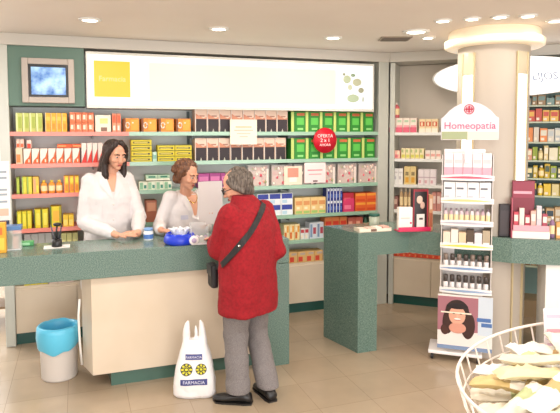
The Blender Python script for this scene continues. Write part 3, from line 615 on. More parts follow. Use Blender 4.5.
#PART2
# ---------------------------------------------------------------- people
skin = mat('skin', hexc('dba286'), .5, sub=.08); lipm = mat('lips', hexc('b25a54'), .45)
coatw = mat('white_cotton', hexc('dfdadb'), .8); hair_d = mat('dark_brown_hair', hexc('2a1a16'), .45); hair_b = mat('auburn_hair', hexc('5f3a28'), .5)
hair_g = mat('grey_hair', hexc('6d625a'), .6); redc = mat('red_wool', hexc('a81220'), .9); trou = mat('grey_tweed', hexc('7a7576'), .9)
def strand(m, c1, c2, sc=90):
    nt = m.node_tree; N = nt.nodes; L = nt.links; b = N['Principled BSDF']; tc = N.new('ShaderNodeTexCoord'); mp = N.new('ShaderNodeMapping'); mp.inputs['Scale'].default_value = (1, 1, .12)
    n = N.new('ShaderNodeTexNoise'); n.inputs['Scale'].default_value = sc; n.inputs['Detail'].default_value = 4; L.new(tc.outputs['Object'], mp.inputs['Vector']); L.new(mp.outputs['Vector'], n.inputs['Vector'])
    r = N.new('ShaderNodeValToRGB'); r.color_ramp.elements[0].position = .35; r.color_ramp.elements[1].position = .68; r.color_ramp.elements[0].color = (*c1, 1); r.color_ramp.elements[1].color = (*c2, 1)
    L.new(n.outputs['Fac'], r.inputs['Fac']); L.new(r.outputs['Color'], b.inputs['Base Color'])
    bp = N.new('ShaderNodeBump'); bp.inputs['Strength'].default_value = .5; bp.inputs['Distance'].default_value = .01; L.new(n.outputs['Fac'], bp.inputs['Height']); L.new(bp.outputs['Normal'], b.inputs['Normal'])
strand(hair_d, hexc('1a100e'), hexc('3a2620')); strand(hair_b, hexc('472a1c'), hexc('85583c')); strand(hair_g, hexc('3c322c'), hexc('7d7268'))
noisy(redc, hexc('820b18'), hexc('9e1220'), 60, .3, .7, 3, .25, 300); noisy(trou, hexc('625e60'), hexc('8d8786'), 350, .35, .65, 2)
folds = bpy.data.textures.new('cloth_folds', 'CLOUDS'); folds.noise_scale = .11; folds.noise_depth = 2
curls = bpy.data.textures.new('hair_curls', 'CLOUDS'); curls.noise_scale = .028; curls.noise_depth = 1
def finish(mb, name, parent, vox, smooth=3, disp=0, tex=None):
    o = mb.build(name, parent); remesh(o, vox, smooth)
    if disp:
        d = o.modifiers.new('d', 'DISPLACE'); d.texture = tex; d.strength = disp; d.mid_level = .5; d.texture_coords = 'LOCAL'
    return bake(o)
V = Vector
def hand(mb, wrist, tip, back, side, curl=.5, s=1.0, m=None):
    """wrist -> tip direction, back = normal of hand's back, side=+1 thumb to the +right of direction"""
    m = m or skin; d = (tip-wrist).normalized(); back = (back-d*back.dot(d)).normalized(); r = d.cross(back)*side
    palm = wrist+d*.045*s
    for t in (-.022, -.008, .008, .022): mb.chain([wrist+d*.012*s+r*t*.6*s, wrist+d*.082*s+r*t*s], [.014*s, .0125*s], m, step=.5)
    for k, (o_, ln) in enumerate(((.030, .068), (.010, .078), (-.010, .072), (-.029, .056))):
        p = wrist+d*.080*s+r*o_*s; dd = d; pts = [p]; 
        for seg in (.45, .32, .23):
            dd = (dd-back*curl*(.55)).normalized(); p = p+dd*ln*seg*s; pts.append(p)
        mb.chain(pts, [.0092*s, .0088*s, .0082*s, .0072*s], m, step=.5)
    a = wrist+d*.028*s+r*.026*s; b = a+(d*.6+r*.75).normalized()*.034*s; c = b+(d*.9+r*.1-back*.3).normalized()*.028*s
    mb.chain([a, b, c], [.0125*s, .011*s, .009*s], m, step=.5)
def head_mb(mb, Hm, m):
    mb.ell((0, -.012, .030), (.073, .090, .085), m, Hm); mb.ell((0, .018, -.010), (.064, .070, .080), m, Hm)
    mb.ell((0, .028, -.058), (.047, .056, .046), m, Hm); mb.ell((0, .058, -.090), (.024, .024, .018), m, Hm)
    mb.chain([Hm @ V((0, .083, .005)), Hm @ V((0, .099, -.030))], [.009, .0125], m, step=.4)
    for s in (-1, 1):
        mb.ell((s*.012, .092, -.034), (.009, .010, .008), m, Hm, 2); mb.ell((s*.040, .062, -.028), (.022, .022, .02), m, Hm, 2)
        mb.ell((s*.074, -.008, -.012), (.009, .019, .031), m, Hm, 2); mb.ell((s*.03, .072, .026), (.024, .016, .009), m, Hm, 2)
def face(root, Hm, brow):
    for s, nm in ((-1, 'eye'), (1, 'eye')):
        e = MB(); e.ell((s*.030, .080, .002), (.0115, .0085, .0060), H('d8cdc6', .5), Hm, 2); e.ell((s*.030, .0865, .002), (.0062, .0035, .0055), H('2a1812', .5), Hm, 2); e.build('eye', root)
        b = MB(); b.chain([Hm @ V((s*.014, .0885, .021)), Hm @ V((s*.032, .087, .026)), Hm @ V((s*.048, .073, .020))], [.0042, .0048, .003], brow, step=.5); b.build('eyebrow', root)
    l = MB(); l.ell((0, .0855, -.060), (.021, .008, .0042), lipm, Hm, 2); l.ell((0, .0845, -.067), (.017, .008, .0048), lipm, Hm, 2); l.build('lips', root)
def torso(mb, secs, m, n=28, p=2.4):
    rs = []
    for z, cx, cy, a, b in secs:
        ring = []
        for j in range(n):
            t = 2*PI*j/n; c, s_ = math.cos(t), math.sin(t)
            ring.append(V((cx+a*math.copysign(abs(c)**(2/p), c), cy+b*math.copysign(abs(s_)**(2/p), s_), z)))
        rs.append(ring)
    mb.rings(rs, m)
def Hmat(c, yaw, pitch, roll=0): return Matrix.Translation(c) @ Matrix.Rotation(yaw, 4, 'Z') @ Matrix.Rotation(pitch, 4, 'X') @ Matrix.Rotation(roll, 4, 'Y')
def drape(bv, L_, R_, n, m_, frm, off, mt, name, parent, mirror=False):
    """a thin cloth strip laid on a surface; L_/R_ are (x,z) boundary polylines, frm = +1 front / -1 back"""
    def interp(P, t):
        t *= len(P)-1; i = min(int(t), len(P)-2); f = t-i; return (P[i][0]*(1-f)+P[i+1][0]*f, P[i][1]*(1-f)+P[i+1][1]*f)
    vs = []
    for i in range(n+1):
        a = interp(L_, i/n); b = interp(R_, i/n)
        for j in range(m_+1):
            x = a[0]+(b[0]-a[0])*j/m_; z = a[1]+(b[1]-a[1])*j/m_
            h = bv.ray_cast(V((x, frm*1.5, z)), V((0, -frm, 0)))
            y = h[0].y if h[0] else (vs[-1].y-frm*off if vs else 0)
            vs.append(V((x, y+frm*off, z)))
    w = m_+1; fs = [(i*w+j, i*w+j+1, i*w+w+j+1, i*w+w+j) for i in range(n) for j in range(m_)]
    mb = MB(); mb.add(vs, fs, mt, True); mb.add([v-V((0, frm*off*.8, 0)) for v in vs], [f[::-1] for f in fs], mt, True)
    return mb.build(name, parent)

# --- young pharmacist
pp = onY(111, 300, 4.72)
P1 = empty('person', (pp.x, 4.72, 0), R(192), label='woman with long dark hair in white coat resting hands on the counter', cat='person')
iM = (Matrix.Translation(P1.location) @ Matrix.Rotation(R(192), 4, 'Z')).inverted()
L1 = lambda px, py, Y: iM @ onY(px, py, Y)
hc = L1(115, 154.5, 4.66); Hm = Hmat(hc, R(15), R(-13))
shL, shR = V((-.15, .0, 1.385)), V((.15, .0, 1.385))    # local -x is image right? facing the viewer, local +x shows at image left
wA = L1(117, 238.5, 4.33); wA.z = ZT+.035; wB = L1(138, 236, 4.34); wB.z = ZT+.035
elA, elB = L1(84, 222, 4.68), L1(139, 216, 4.68)
# pick sides so that each arm stays on its own side
if elA.x < 0: shA, shB = shL, shR
else: shA, shB = shR, shL
b = MB(); head_mb(b, Hm, skin)
b.chain([V((0, .0, 1.37)), hc+V((0, -.02, -.06))], [.055, .046], skin, step=.3)
torso(b, [(.86, 0, 0, .13, .09), (1.0, 0, 0, .12, .085), (1.2, 0, 0, .14, .09), (1.36, 0, 0, .15, .08), (1.42, 0, 0, .09, .06)], skin)
for s in (-1, 1): b.chain([V((s*.08, 0, .88)), V((s*.085, .01, .48)), V((s*.085, 0, .08))], [.08, .055, .04], skin, step=.3); b.chain([V((s*.085, -.03, .035)), V((s*.09, .13, .03))], [.035, .03], skin, step=.3)
for sh, el, wr, tip, sd in ((shA, elA, wA, wB, 1), (shB, elB, wB, wA, -1)):
    w2 = wr.lerp(el, .02); b.chain([sh, el, wr], [.045, .036, .026], skin, step=.3)
hA = wA+(V((wB.x, wB.y, 0))-V((wA.x, wA.y, 0))).normalized()*.12; 
hand(b, wA, wA+(wB-wA).normalized()+V((0, .35, 0)), V((0, 0, 1)), 1, .12, .95)
hand(b, wB+V((0, -.035, .012)), wB+(wA-wB).normalized()+V((0, .5, 0)), V((0, 0, 1)), -1, .12, .95)
finish(b, 'body', P1, .0048, 2); face(P1, Hm, hair_d)
c = MB(); torso(c, [(.5, 0, 0, .23, .15), (.7, 0, 0, .225, .15), (.9, 0, 0, .205, .14), (1.08, 0, 0, .185, .13), (1.25, 0, .01, .185, .13), (1.36, 0, 0, .165, .11), (1.43, 0, -.005, .11, .08), (1.465, 0, -.01, .068, .06)], coatw)
for sh, el, wr in ((shA, elA, wA), (shB, elB, wB)):
    q_ = el.lerp(wr, .82); c.chain([sh, sh.lerp(el, .5), el, q_], [.064, .062, .06, .048], coatw, step=.25)
P1c = finish(c, 'coat', P1, .008, 4, .022, folds); bv = bvh(P1c)
drape(bv, [(-.055, 1.47), (-.01, 1.30)], [(.055, 1.47), (.01, 1.30)], 10, 8, 1, .003, skin, 'neckline', P1)
for s in (-1, 1): drape(bv, [(s*.05, 1.475), (s*.03, 1.36), (s*.004, 1.25)], [(s*.10, 1.45), (s*.095, 1.36), (s*.012, 1.24)], 12, 4, 1, .007, coatw, 'lapel', P1)
drape(bv, [(.09, 1.20), (.09, 1.09)], [(.16, 1.20), (.155, 1.09)], 6, 5, 1, .006, coatw, 'pocket', P1)
for z in (1.2, 1.08, .96):
    h = bv.ray_cast(V((0, 1.5, z)), V((0, -1, 0)))
    if h[0]: q = MB(); q.ell(h[0], (.008, .003, .008), H('d9d4cf'), None, 2); q.build('button', P1)
h = MB(); h.ell((0, -.034, .030), (.087, .088, .092), hair_d, Hm); h.ell((0, -.045, -.03), (.083, .062, .09), hair_d, Hm)
for s in (-1, 1):
    h.chain([Hm @ V((s*.02, .035, .105)), Hm @ V((s*.062, .035, .062)), Hm @ V((s*.083, .018, .0)), Hm @ V((s*.083, .0, -.07)), Hm @ V((s*.080, .02, -.15)), Hm @ V((s*.070, .045, -.21))], [.026, .026, .023, .028, .028, .012], hair_d, step=.3)
    h.chain([Hm @ V((s*.05, -.05, -.05)), Hm @ V((s*.07, -.05, -.15)), Hm @ V((s*.065, -.03, -.22))], [.045, .04, .02], hair_d, step=.3)
h.chain([Hm @ V((0, -.07, .0)), Hm @ V((0, -.085, -.12)), Hm @ V((0, -.08, -.21))], [.06, .05, .03], hair_d, step=.3)
finish(h, 'hair', P1, .006, 2, .008, curls)
for s in (-1, 1): q = MB(); q.box((s*.085-.045, -.10, 0), (s*.085+.045, .15, .06), H('e9e6e2'), .02); q.build('shoe', P1)

# --- older pharmacist
pp = onY(187, 300, 4.74)
P2e = empty('person', (pp.x, 4.74, 0), R(205), label='woman with curly brown hair in white coat holding up a paper', cat='person')
iM = (Matrix.Translation(P2e.location) @ Matrix.Rotation(R(205), 4, 'Z')).inverted()
L2 = lambda px, py, Y: iM @ onY(px, py, Y)
hc = L2(187, 174.5, 4.60); Hm = Hmat(hc, R(16), R(-16))
topz = hc.z-.2
wA = L2(161, 236, 4.36); wA.z = ZT+.05; wB = L2(203, 226, 4.40)
elA, elB = L2(159, 226, 4.66), L2(206, 226, 4.66)
shA, shB = V((.15, .0, topz)), V((-.15, 0, topz))
b = MB(); head_mb(b, Hm, skin); b.chain([V((0, .0, topz-.05)), hc+V((0, -.02, -.06))], [.055, .046], skin, step=.3)
torso(b, [(.78, 0, 0, .14, .1), (.95, 0, 0, .12, .09), (topz-.1, 0, 0, .13, .09), (topz, 0, 0, .13, .07), (topz+.05, 0, 0, .07, .05)], skin)
for s in (-1, 1): b.chain([V((s*.08, 0, .80)), V((s*.085, .01, .44)), V((s*.085, 0, .08))], [.08, .055, .04], skin, step=.3); b.chain([V((s*.085, -.03, .035)), V((s*.09, .13, .03))], [.035, .03], skin, step=.3)
for sh, el, wr in ((shA, elA, wA), (shB, elB, wB)): b.chain([sh, el, wr], [.045, .036, .026], skin, step=.3)
hand(b, wA, wA+V((-.5, .8, -.15)), V((0, 0, 1)), -1, .15, .95)
hand(b, wB, wB+V((-.25, .5, .85)), V((-.2, -1, .2)), 1, .45, .98)
finish(b, 'body', P2e, .0048, 2); face(P2e, Hm, hair_b)
c = MB(); torso(c, [(.5, 0, 0, .22, .15), (.8, 0, 0, .205, .15), (topz-.25, 0, .0, .185, .14), (topz-.08, 0, .0, .185, .125), (topz+.03, 0, 0, .12, .085), (topz+.06, 0, -.02, .068, .05)], coatw)
for sh, el, wr in ((shA, elA, wA), (shB, elB, wB)): c.chain([sh, sh.lerp(el, .5), el, el.lerp(wr, .84)], [.07, .062, .056, .046], coatw, step=.25)
P2c = finish(c, 'coat', P2e, .008, 4, .02, folds); bv = bvh(P2c)
drape(bv, [(-.06, topz+.055), (-.012, topz-.14)], [(.06, topz+.055), (.012, topz-.14)], 12, 8, 1, .003, skin, 'neckline', P2e)
for s in (-1, 1): drape(bv, [(s*.055, topz+.06), (s*.04, topz-.03), (s*.006, topz-.17)], [(s*.10, topz+.035), (s*.095, topz-.04), (s*.014, topz-.18)], 12, 4, 1, .007, coatw, 'lapel', P2e)
dp = drape(bv, [(.07, topz-.13), (.07, topz-.165)], [(.125, topz-.13), (.125, topz-.165)], 4, 4, 1, .005, H('c3c4d6'), 'pocket_emblem', P2e)
nk = MB(); pts = []
for t in range(13):
    a = PI*t/12; x = .058*math.cos(a); z = topz+.05-.085*math.sin(a); r_ = bv.ray_cast(V((x, 1.5, z)), V((0, -1, 0))); pts.append((r_[0] or V((x, .08, z)))+V((0, .006, 0)))
nk.tube(pts, .003, mat('gold', hexc('d9b04c'), .25, 1), 6); nk.build('necklace', P2e)
h = MB(); h.ell((0, -.030, .035), (.092, .092, .090), hair_b, Hm)
random.seed(5)
for k in range(90):
    a = random.uniform(0, 2*PI); e = random.uniform(-.35, 1.4); x = math.cos(e)*math.sin(a); y = math.cos(e)*math.cos(a); z = math.sin(e)
    if y > .45 and z < .62: continue
    if z < -.1 and y > .1: continue
    h.ell((x*.096, -.028+y*.093, .022+z*.092), (.021, .021, .021), hair_b, Hm, 2)
for s in (-1, 1): h.chain([Hm @ V((s*.075, .01, .05)), Hm @ V((s*.088, -.005, 0)), Hm @ V((s*.085, -.02, -.055))], [.025, .026, .022], hair_b, step=.3)
h.ell((0, -.07, -.045), (.075, .04, .055), hair_b, Hm)
finish(h, 'hair', P2e, .006, 1, .012, curls)
for s in (-1, 1): q = MB(); q.box((s*.085-.045, -.10, 0), (s*.085+.045, .15, .06), H('e9e6e2'), .02); q.build('shoe', P2e)
# the sheet she holds up
p0_ = onY(205, 181.5, 4.28); p1_ = onY(222.5, 224, 4.28)
sm = MB(); n = 10; vs = []
wd_ = (p1_.x-p0_.x)+.06; ht = p0_.z-p1_.z
for i in range(n+1):
    for j in range(n+1):
        u_ = j/n; v_ = i/n; vs.append(V((u_*wd_, .02*math.sin(u_*PI)+.01*v_, v_*ht)))
fs = [(i*(n+1)+j, i*(n+1)+j+1, (i+1)*(n+1)+j+1, (i+1)*(n+1)+j) for i in range(n) for j in range(n)]
paper = mat('grey_paper', hexc('d8d0d0'), .6)
sm.add(vs, fs, paper, True); sm.add([v_+V((0, .0012, 0)) for v_ in vs], [f[::-1] for f in fs], paper, True)
tag(sm.build('paper_sheet', loc=(p0_.x-.05, 4.285, p1_.z), rz=R(6)), 'large pale sheet of paper held up between pharmacist and customer', 'paper')

# --- customer
CYp = 3.57; pp = onY(248, 300, CYp)
P3 = empty('person', (pp.x, CYp, 0), R(32), label='grey-haired person in long red coat seen from behind at the counter', cat='person')
iM = (Matrix.Translation(P3.location) @ Matrix.Rotation(R(32), 4, 'Z')).inverted()
L3 = lambda px, py, Y: iM @ onY(px, py, Y)
hc = L3(236.5, 186, CYp+.10); hc.y += .0; Hm = Hmat(hc, R(38), R(-24))
anL = iM @ onZ(238, 389, .09); anR = iM @ onZ(268, 384, .09)
zs = onY(248, 206, CYp).z; zh = onY(248, 317, CYp-.15).z
b = MB(); head_mb(b, Hm, skin); b.chain([V((-.01, .03, zs-.03)), hc+V((0, -.01, -.06))], [.058, .052], skin, step=.3)
torso(b, [(.74, 0, 0, .15, .11), (.95, 0, 0, .15, .11), (zs-.1, 0, 0, .15, .10), (zs, 0, .01, .13, .07), (zs+.03, 0, .02, .07, .05)], skin)
kL = V((-.10, .02, .43)); kR = V((.10, .02, .43))
for kn, an, s in ((kL, anL, -1), (kR, anR, 1)): b.chain([V((s*.095, 0, .78)), kn, an], [.075, .05, .036], skin, step=.3); b.ell(an+V((0, 0, -.012)), (.03, .03, .02), skin)
elL = L3(217, 250, CYp+.04); elR = L3(276.5, 250, CYp)
wL = V((-.02, .29, ZT+.05)); wR = V((.16, .31, ZT+.05))
shL3, shR3 = V((-.16, .01, zs-.045)), V((.16, .0, zs-.045))
for sh, el, wr in ((shL3, elL, wL), (shR3, elR, wR)): b.chain([sh, el, wr], [.045, .038, .028], skin, step=.3)
hand(b, wL, wL+V((.5, 1, -.05)), V((0, 0, 1)), 1, .2); hand(b, wR, wR+V((-.3, 1, -.05)), V((0, 0, 1)), -1, .2)
finish(b, 'body', P3, .005, 2); face(P3, Hm, hair_g)
c = MB(); torso(c, [(zh, 0, .0, .212, .165), (zh+.03, 0, .0, .214, .165), (.75, 0, 0, .205, .16), (.95, 0, 0, .20, .155), (1.12, 0, 0, .20, .15), (zs-.10, 0, .0, .195, .14), (zs-.02, 0, .005, .155, .115), (zs+.035, -.005, .02, .088, .085), (zs+.075, -.008, .035, .068, .066)], redc, p=2.6)
for sh, el, wr in ((shL3, elL, wL), (shR3, elR, wR)): c.chain([sh, sh.lerp(el, .5), el, el.lerp(wr, .86)], [.078, .074, .066, .052], redc, step=.25)
P3c = finish(c, 'coat', P3, .008, 4, .024, folds); bv = bvh(P3c)
t = MB()
for kn, an, s in ((kL, anL, -1), (kR, anR, 1)):
    tp = V((s*.098, 0, .70)); ln = an-V((0, 0, .015)); ax = []
    for k in range(15):
        f = k/14; p = (tp.lerp(kn, f*2) if f < .5 else kn.lerp(ln, f*2-1)); r_ = .098-.022*min(1, f*1.6)+.004*math.sin(k*2.1+s); ax.append([p+V((math.cos(2*PI*j/24)*r_, math.sin(2*PI*j/24)*r_*(1.05), 0)) for j in range(24)])
    t.rings(ax, trou)
torso(t, [(.60, 0, 0, .17, .12), (.84, 0, 0, .17, .12)], trou)
finish(t, 'trousers', P3, .008, 3, .012, folds)
shoem = mat('black_leather', (.012, .011, .012), .3)
def shoe(an, yaw, parent):
    m = MB(); M = Matrix.Translation((an.x, an.y, 0)) @ Matrix.Rotation(yaw, 4, 'Z')
    rs = []
    for y, w, h in ((-.075, .02, .035), (-.068, .034, .062), (-.03, .039, .078), (.02, .040, .070), (.06, .044, .055), (.11, .048, .044), (.15, .044, .037), (.175, .03, .030), (.188, .010, .02)):
        rs.append([M @ V((w*math.cos(2*PI*j/16), y, .008+max(-.006, h/2+h/2*math.sin(2*PI*j/16)))) for j in range(16)])
    m.rings(rs, shoem); o = m.build('shoe', parent)
    q = MB(); pts = [(-.03, -.078), (-.042, -.03), (-.043, .05), (-.049, .11), (-.042, .16), (0, .19), (.042, .16), (.049, .11), (.043, .05), (.042, -.03), (.03, -.078)]
    q.prism(pts[::-1], 0, .012, H('1c1a1a'), M); q.build('sole', o)
shoe(anL+V((.012, -.012, 0)), R(28), P3); shoe(anR, R(-25), P3)
h = MB(); h.ell((0, -.028, .030), (.086, .094, .088), hair_g, Hm); h.ell((0, -.055, -.03), (.078, .055, .075), hair_g, Hm)
random.seed(9)
for k in range(70):
    a = random.uniform(0, 2*PI); e = random.uniform(-.5, 1.4); x = math.cos(e)*math.sin(a); y = math.cos(e)*math.cos(a); z = math.sin(e)
    if y > .62 and z < .6: continue
    if z < -.15 and y > -.1: continue
    h.ell((x*.084, -.028+y*.092, .024+z*.086), (.017, .017, .02), hair_g, Hm, 2)
for s in (-1, 1): h.chain([Hm @ V((s*.07, .03, .05)), Hm @ V((s*.082, .0, .0)), Hm @ V((s*.077, -.03, -.04))], [.02, .022, .02], hair_g, step=.3)
finish(h, 'hair', P3, .006, 2, .010, curls)
gl = MB(); gm = mat('dark_frames', (.02, .015, .015), .3)
for s in (-1, 1):
    gl.tube([Hm @ V((s*.033+.024*math.cos(2*PI*j/16), .098-.004*abs(math.cos(2*PI*j/16)), .0+.018*math.sin(2*PI*j/16))) for j in range(16)], .0032, gm, 6, True)
    gl.tube([Hm @ V((s*.057, .096, .004)), Hm @ V((s*.080, .07, .004)), Hm @ V((s*.083, .0, .0)), Hm @ V((s*.083, -.02, -.015))], .003, gm, 6)
gl.tube([Hm @ V((-.01, .101, .003)), Hm @ V((.01, .101, .003))], .003, gm, 6)
gl.build('glasses', P3)
# shoulder bag on a long strap
iMr = iM.to_3x3(); org = iM @ EYE
def hitpx(px, py, off=.009):
    d = (iMr @ ray(px, py)).normalized(); h_ = bv.ray_cast(org, d)
    return (h_[0]+h_[1]*off) if h_[0] else None
pts = [hitpx(*q) for q in ((263, 204), (262, 208), (258, 217), (254, 225), (249, 233), (243, 241), (237, 249), (230, 257), (223, 264), (217, 269))]
pts = [p for p in pts if p]
# over the shoulder and down the chest
fr = []
for x, z in ((.085, zs+.0), (.05, zs-.08), (.0, zs-.17), (-.06, zs-.26), (-.12, zs-.34)):
    h_ = bv.ray_cast(V((x, 1.5, z)), V((0, -1, 0)))
    if h_[0]: fr.append(h_[0]+V((0, .01, 0)))
p_top = pts[0]; over = V(((p_top.x+fr[0].x)/2, (p_top.y+fr[0].y)/2, 0)); h_ = bv.ray_cast(V((over.x, over.y, 2)), V((0, 0, -1)))
mid = [h_[0]+V((0, 0, .012))] if h_[0] else []
bg = L3(213, 274, CYp+.13)
strapm = mat('black_strap', (.015, .014, .016), .6)
sb = empty('shoulder_bag', P3.location, R(32), label='black shoulder bag on a long strap across the red coat', cat='bag')
s_ = MB(); allp = pts[::-1]+mid+fr
# ribbon along the surface
def ribbon(mb, P, w, th, m, nrmf):
    rs = []
    for i, p in enumerate(P):
        t_ = (P[min(i+1, len(P)-1)]-P[max(i-1, 0)]).normalized(); nn_ = nrmf(p); a = t_.cross(nn_).normalized(); nn_ = a.cross(t_).normalized()
        rs.append([p+a*w, p+a*w*.9+nn_*th, p-a*w*.9+nn_*th, p-a*w, p-a*w*.9-nn_*th, p+a*w*.9-nn_*th])
    mb.rings(rs, m, False)
def nf(p):
    h_ = bv.find_nearest(p); return (p-h_[0]).normalized() if h_[0] and (p-h_[0]).length > 1e-5 else V((0, 1, 0))
ribbon(s_, [bg+V((0, -.02, .05))]+allp, .021, .002, strapm, nf); s_.build('strap', sb)
k_ = MB(); q = hitpx(240, 245, .014)
if q: k_.ell(q, (.016, .006, .010), chrome, None, 2); k_.build('buckle', sb)
q = MB(); Mb = Matrix.Translation(bg) @ Matrix.Rotation(R(-30), 4, 'Z'); q.box((-.025, -.06, -.085), (.025, .06, .075), strapm, .02, Mb); q.build('pouch', sb)
q = MB(); q.box((-.029, -.055, .0), (-.0255, .055, .07), mat('bag_flap', (.03, .028, .03), .4), .001, Mb); q.build('flap', sb)

# --- white carrier bag on the floor
bgp = onZ(195, 394, 0)
cb = empty('carrier_bag', (bgp.x, bgp.y, 0), R(-16), label='white plastic carrier bag with two yellow wheels, standing beside the customer', cat='bag')
plas = mat('white_plastic_film', hexc('ece9ea'), .35)
m = MB(); torso(m, [(.0, .0, 0, .13, .065), (.02, 0, 0, .145, .078), (.10, 0, 0, .142, .08), (.20, 0, 0, .125, .07), (.30, 0, 0, .10, .052), (.36, .0, 0, .082, .04), (.385, 0, 0, .074, .03)], plas, 32, 3.2)
for s, tz in ((-1, .505), (1, .505)):
    m.chain([V((s*.055, 0, .34)), V((s*.052, 0, .42)), V((s*.047, .0, .48)), V((s*.040, 0, tz))], [.034, .026, .017, .007], plas, (1, .7, 1), .25)
m.chain([V((.008, .02, .36)), V((.012, .02, .42)), V((.008, .02, .46))], [.018, .013, .008], plas, (1, .8, 1), .25)
cbb = finish(m, 'bag_body', cb, .005, 2, .018, folds); bvb = bvh(cbb)
for v_ in cbb.data.vertices:
    if v_.co.z < .001: v_.co.z = .001
def fr_p(x0, z0, x1, z1, c_, nm): return drape(bvb, [(x0, z1), (x0, z0)], [(x1, z1), (x1, z0)], 5, 10, -1, .0025, H(c_), nm, cb)
fr_p(-.055, .262, .055, .298, '4a4f8c', 'blue_band'); fr_p(-.088, .098, .088, .136, '3c4280', 'blue_band')
def on_bag(x, z, off=.004): h_ = bvb.ray_cast(V((x, -1, z)), V((0, 1, 0))); return (h_[0] if h_[0] else V((x, -.08, z)))+V((0, -off, 0))
for cx_ in (-.048, .048):
    w_ = MB(); r_ = .04 if cx_ < 0 else .036
    def fan(r0, r1, z_off, c_, k0=0, k1=24, off=.003):
        for k in range(k0, k1):
            a1 = 2*PI*k/24; a2 = 2*PI*(k+1)/24; P_ = []
            for r2, a in ((r0, a1), (r1, a1), (r1, a2), (r0, a2)): P_.append(on_bag(cx_+r2*math.cos(a), .20+r2*math.sin(a), off))
            w_.add(P_, [(0, 1, 2, 3)], H(c_))
    fan(.0005, r_, 0, '33362c', off=.0025); fan(r_*.42, r_*.5, 0, 'e3dc3c', off=.0035)
    for q_ in range(8):
        a = 2*PI*q_/8; p_ = on_bag(cx_+r_*.72*math.cos(a), .20+r_*.72*math.sin(a), .003); w_.ell(p_, (r_*.2, .0015, r_*.2), H('e6df3e'), None, 2)
    p_ = on_bag(cx_, .20, .003); w_.ell(p_, (r_*.25, .0015, r_*.25), H('e6df3e'), None, 2)
    w_.build('yellow_wheel_print', cb)
for tx_, z_, sz in (('FARMACIA', .28, .022), ('FARMACIA', .117, .030)):
    p_ = on_bag(0, z_, .008); text(tx_, 'lettering', H('dfe0f2'), TM(0, p_.y, z_), sz, cb)

# --- waste bin
bp_ = onZ(59.5, 377, 0); bn = empty('waste_bin', (bp_.x, bp_.y+.03, 0), label='white waste bin lined with a light blue bag under the counter', cat='bin')
m = MB(); m.lathe([(.0, 0), (.118, 0), (.122, .01), (.132, .36), (.136, .368), (.129, .368), (.117, .014), (0, .014)], (0, 0, 0), mat('bin_white', hexc('d9d2cc'), .4), 40, cap=False); m.build('bucket', bn)
bl_m = mat('blue_bag_film', hexc('5fc3e6'), .3)
m = MB(); rs = []; random.seed(2)
prof = [(.138, .25, 0), (.146, .262, .3), (.150, .30, .4), (.149, .345, .3), (.143, .378, .2), (.128, .385, .2), (.118, .36, .3), (.112, .30, .3), (.10, .2, .3), (.06, .12, .3), (.005, .1, 0)]
for r_, z_, q_ in prof:
    ring = []
    for j in range(48):
        a = 2*PI*j/48; nz = noise.noise(V((math.cos(a)*2.2, math.sin(a)*2.2, z_*8)))
        zz = z_+(.045*math.sin(a*1.0+.3)+.02*nz if z_ < .27 else .008*nz)
        rr_ = r_*(1+.07*q_*noise.noise(V((math.cos(a)*5, math.sin(a)*5, z_*18))))
        if z_ < .35 and r_ > .13: rr_ = max(rr_, .137)
        ring.append(V((rr_*math.cos(a), rr_*math.sin(a), zz)))
    rs.append(ring)
m.rings(rs, bl_m, True, False); m.build('liner_bag', bn)

# ---------------------------------------------------------------- things on the main counter
def top(px, py, z=ZT): p = onZ(px, py, z); return V((p.x, p.y, z+.0005))
p = top(181, 244); bw = empty('bowl', p+V((0, .04, 0)), label='shiny blue bowl full of white tissue on the counter', cat='bowl')
m = MB(); m.lathe([(.05, 0), (.10, .0), (.118, .02), (.112, .05), (.095, .078), (.088, .078), (.10, .045), (.05, .01)], (0, 0, 0), mat('cobalt_blue', hexc('1f3fd0'), .12), 40); m.build('dish', bw)
m = MB()
random.seed(4)
for k in range(9):
    a = k*2*PI/9; m.chain([V((.03*math.cos(a), .03*math.sin(a), .06)), V((.06*math.cos(a), .05*math.sin(a), .085+.02*random.random())), V((.085*math.cos(a), .07*math.sin(a), .10))], [.02, .012, .004], H('dfe3ea', .6), step=.3)
tag(finish(m, 'crumpled_tissue', None, .004, 1), 'crumpled white tissue heaped in the shiny blue bowl', 'tissue').location = bw.location+V((0, 0, .012))
p = top(148.5, 239.5); jr = empty('jar', p, label='small white jar with blue band next to the resting hands', cat='jar')
m = MB(); m.lathe([(.034, 0), (.036, .005), (.036, .06), (.030, .068), (.030, .072)], (0, 0, 0), H('e9eef4', .2), 24); m.lathe([(.0365, .012), (.0365, .045)], (0, 0, 0), H('4f78bc', .3), 24, cap=False); m.build('body', jr)
m = MB(); m.lathe([(.033, .072), (.034, .088), (.028, .092)], (0, 0, 0), H('7fa6d8', .3), 24); m.build('lid', jr)
# lollipop / sweets stand
p = top(199, 243.5); sw_ = empty('sweet_display', p, label='small clear display of lilac and white sweets beside the blue bowl', cat='display')
m = MB(); m.box((-.06, -.04, 0), (.06, .05, .012), H('e8e6ea', .3), .003); m.build('base', sw_)
m = MB(); 
for a, b2 in (((-.06, -.04, .012), (-.058, .05, .13)), ((.058, -.04, .012), (.06, .05, .13)), ((-.058, .048, .012), (.058, .05, .15)), ((-.058, -.04, .012), (.058, -.038, .06))): m.box(a, b2, clear)
m.build('case', sw_)
cs = ['c7a9cf', 'e9e4ec', 'b7c9a4', 'd9c4dc', 'f2efe9', '9f86b4']
for k in range(14):
    o = MB().ell((0, 0, 0), (.013, .012, .012), H(cs[k % 6], .3), None, 2).build('sweet', loc=p+V((-.042+.028*(k % 4), -.02+.028*((k//4) % 2), .026+.026*(k//8)+.0)))
    tag(o, 'round wrapped sweet in the small clear display beside the blue bowl', 'sweet', 'sweets in the clear display')
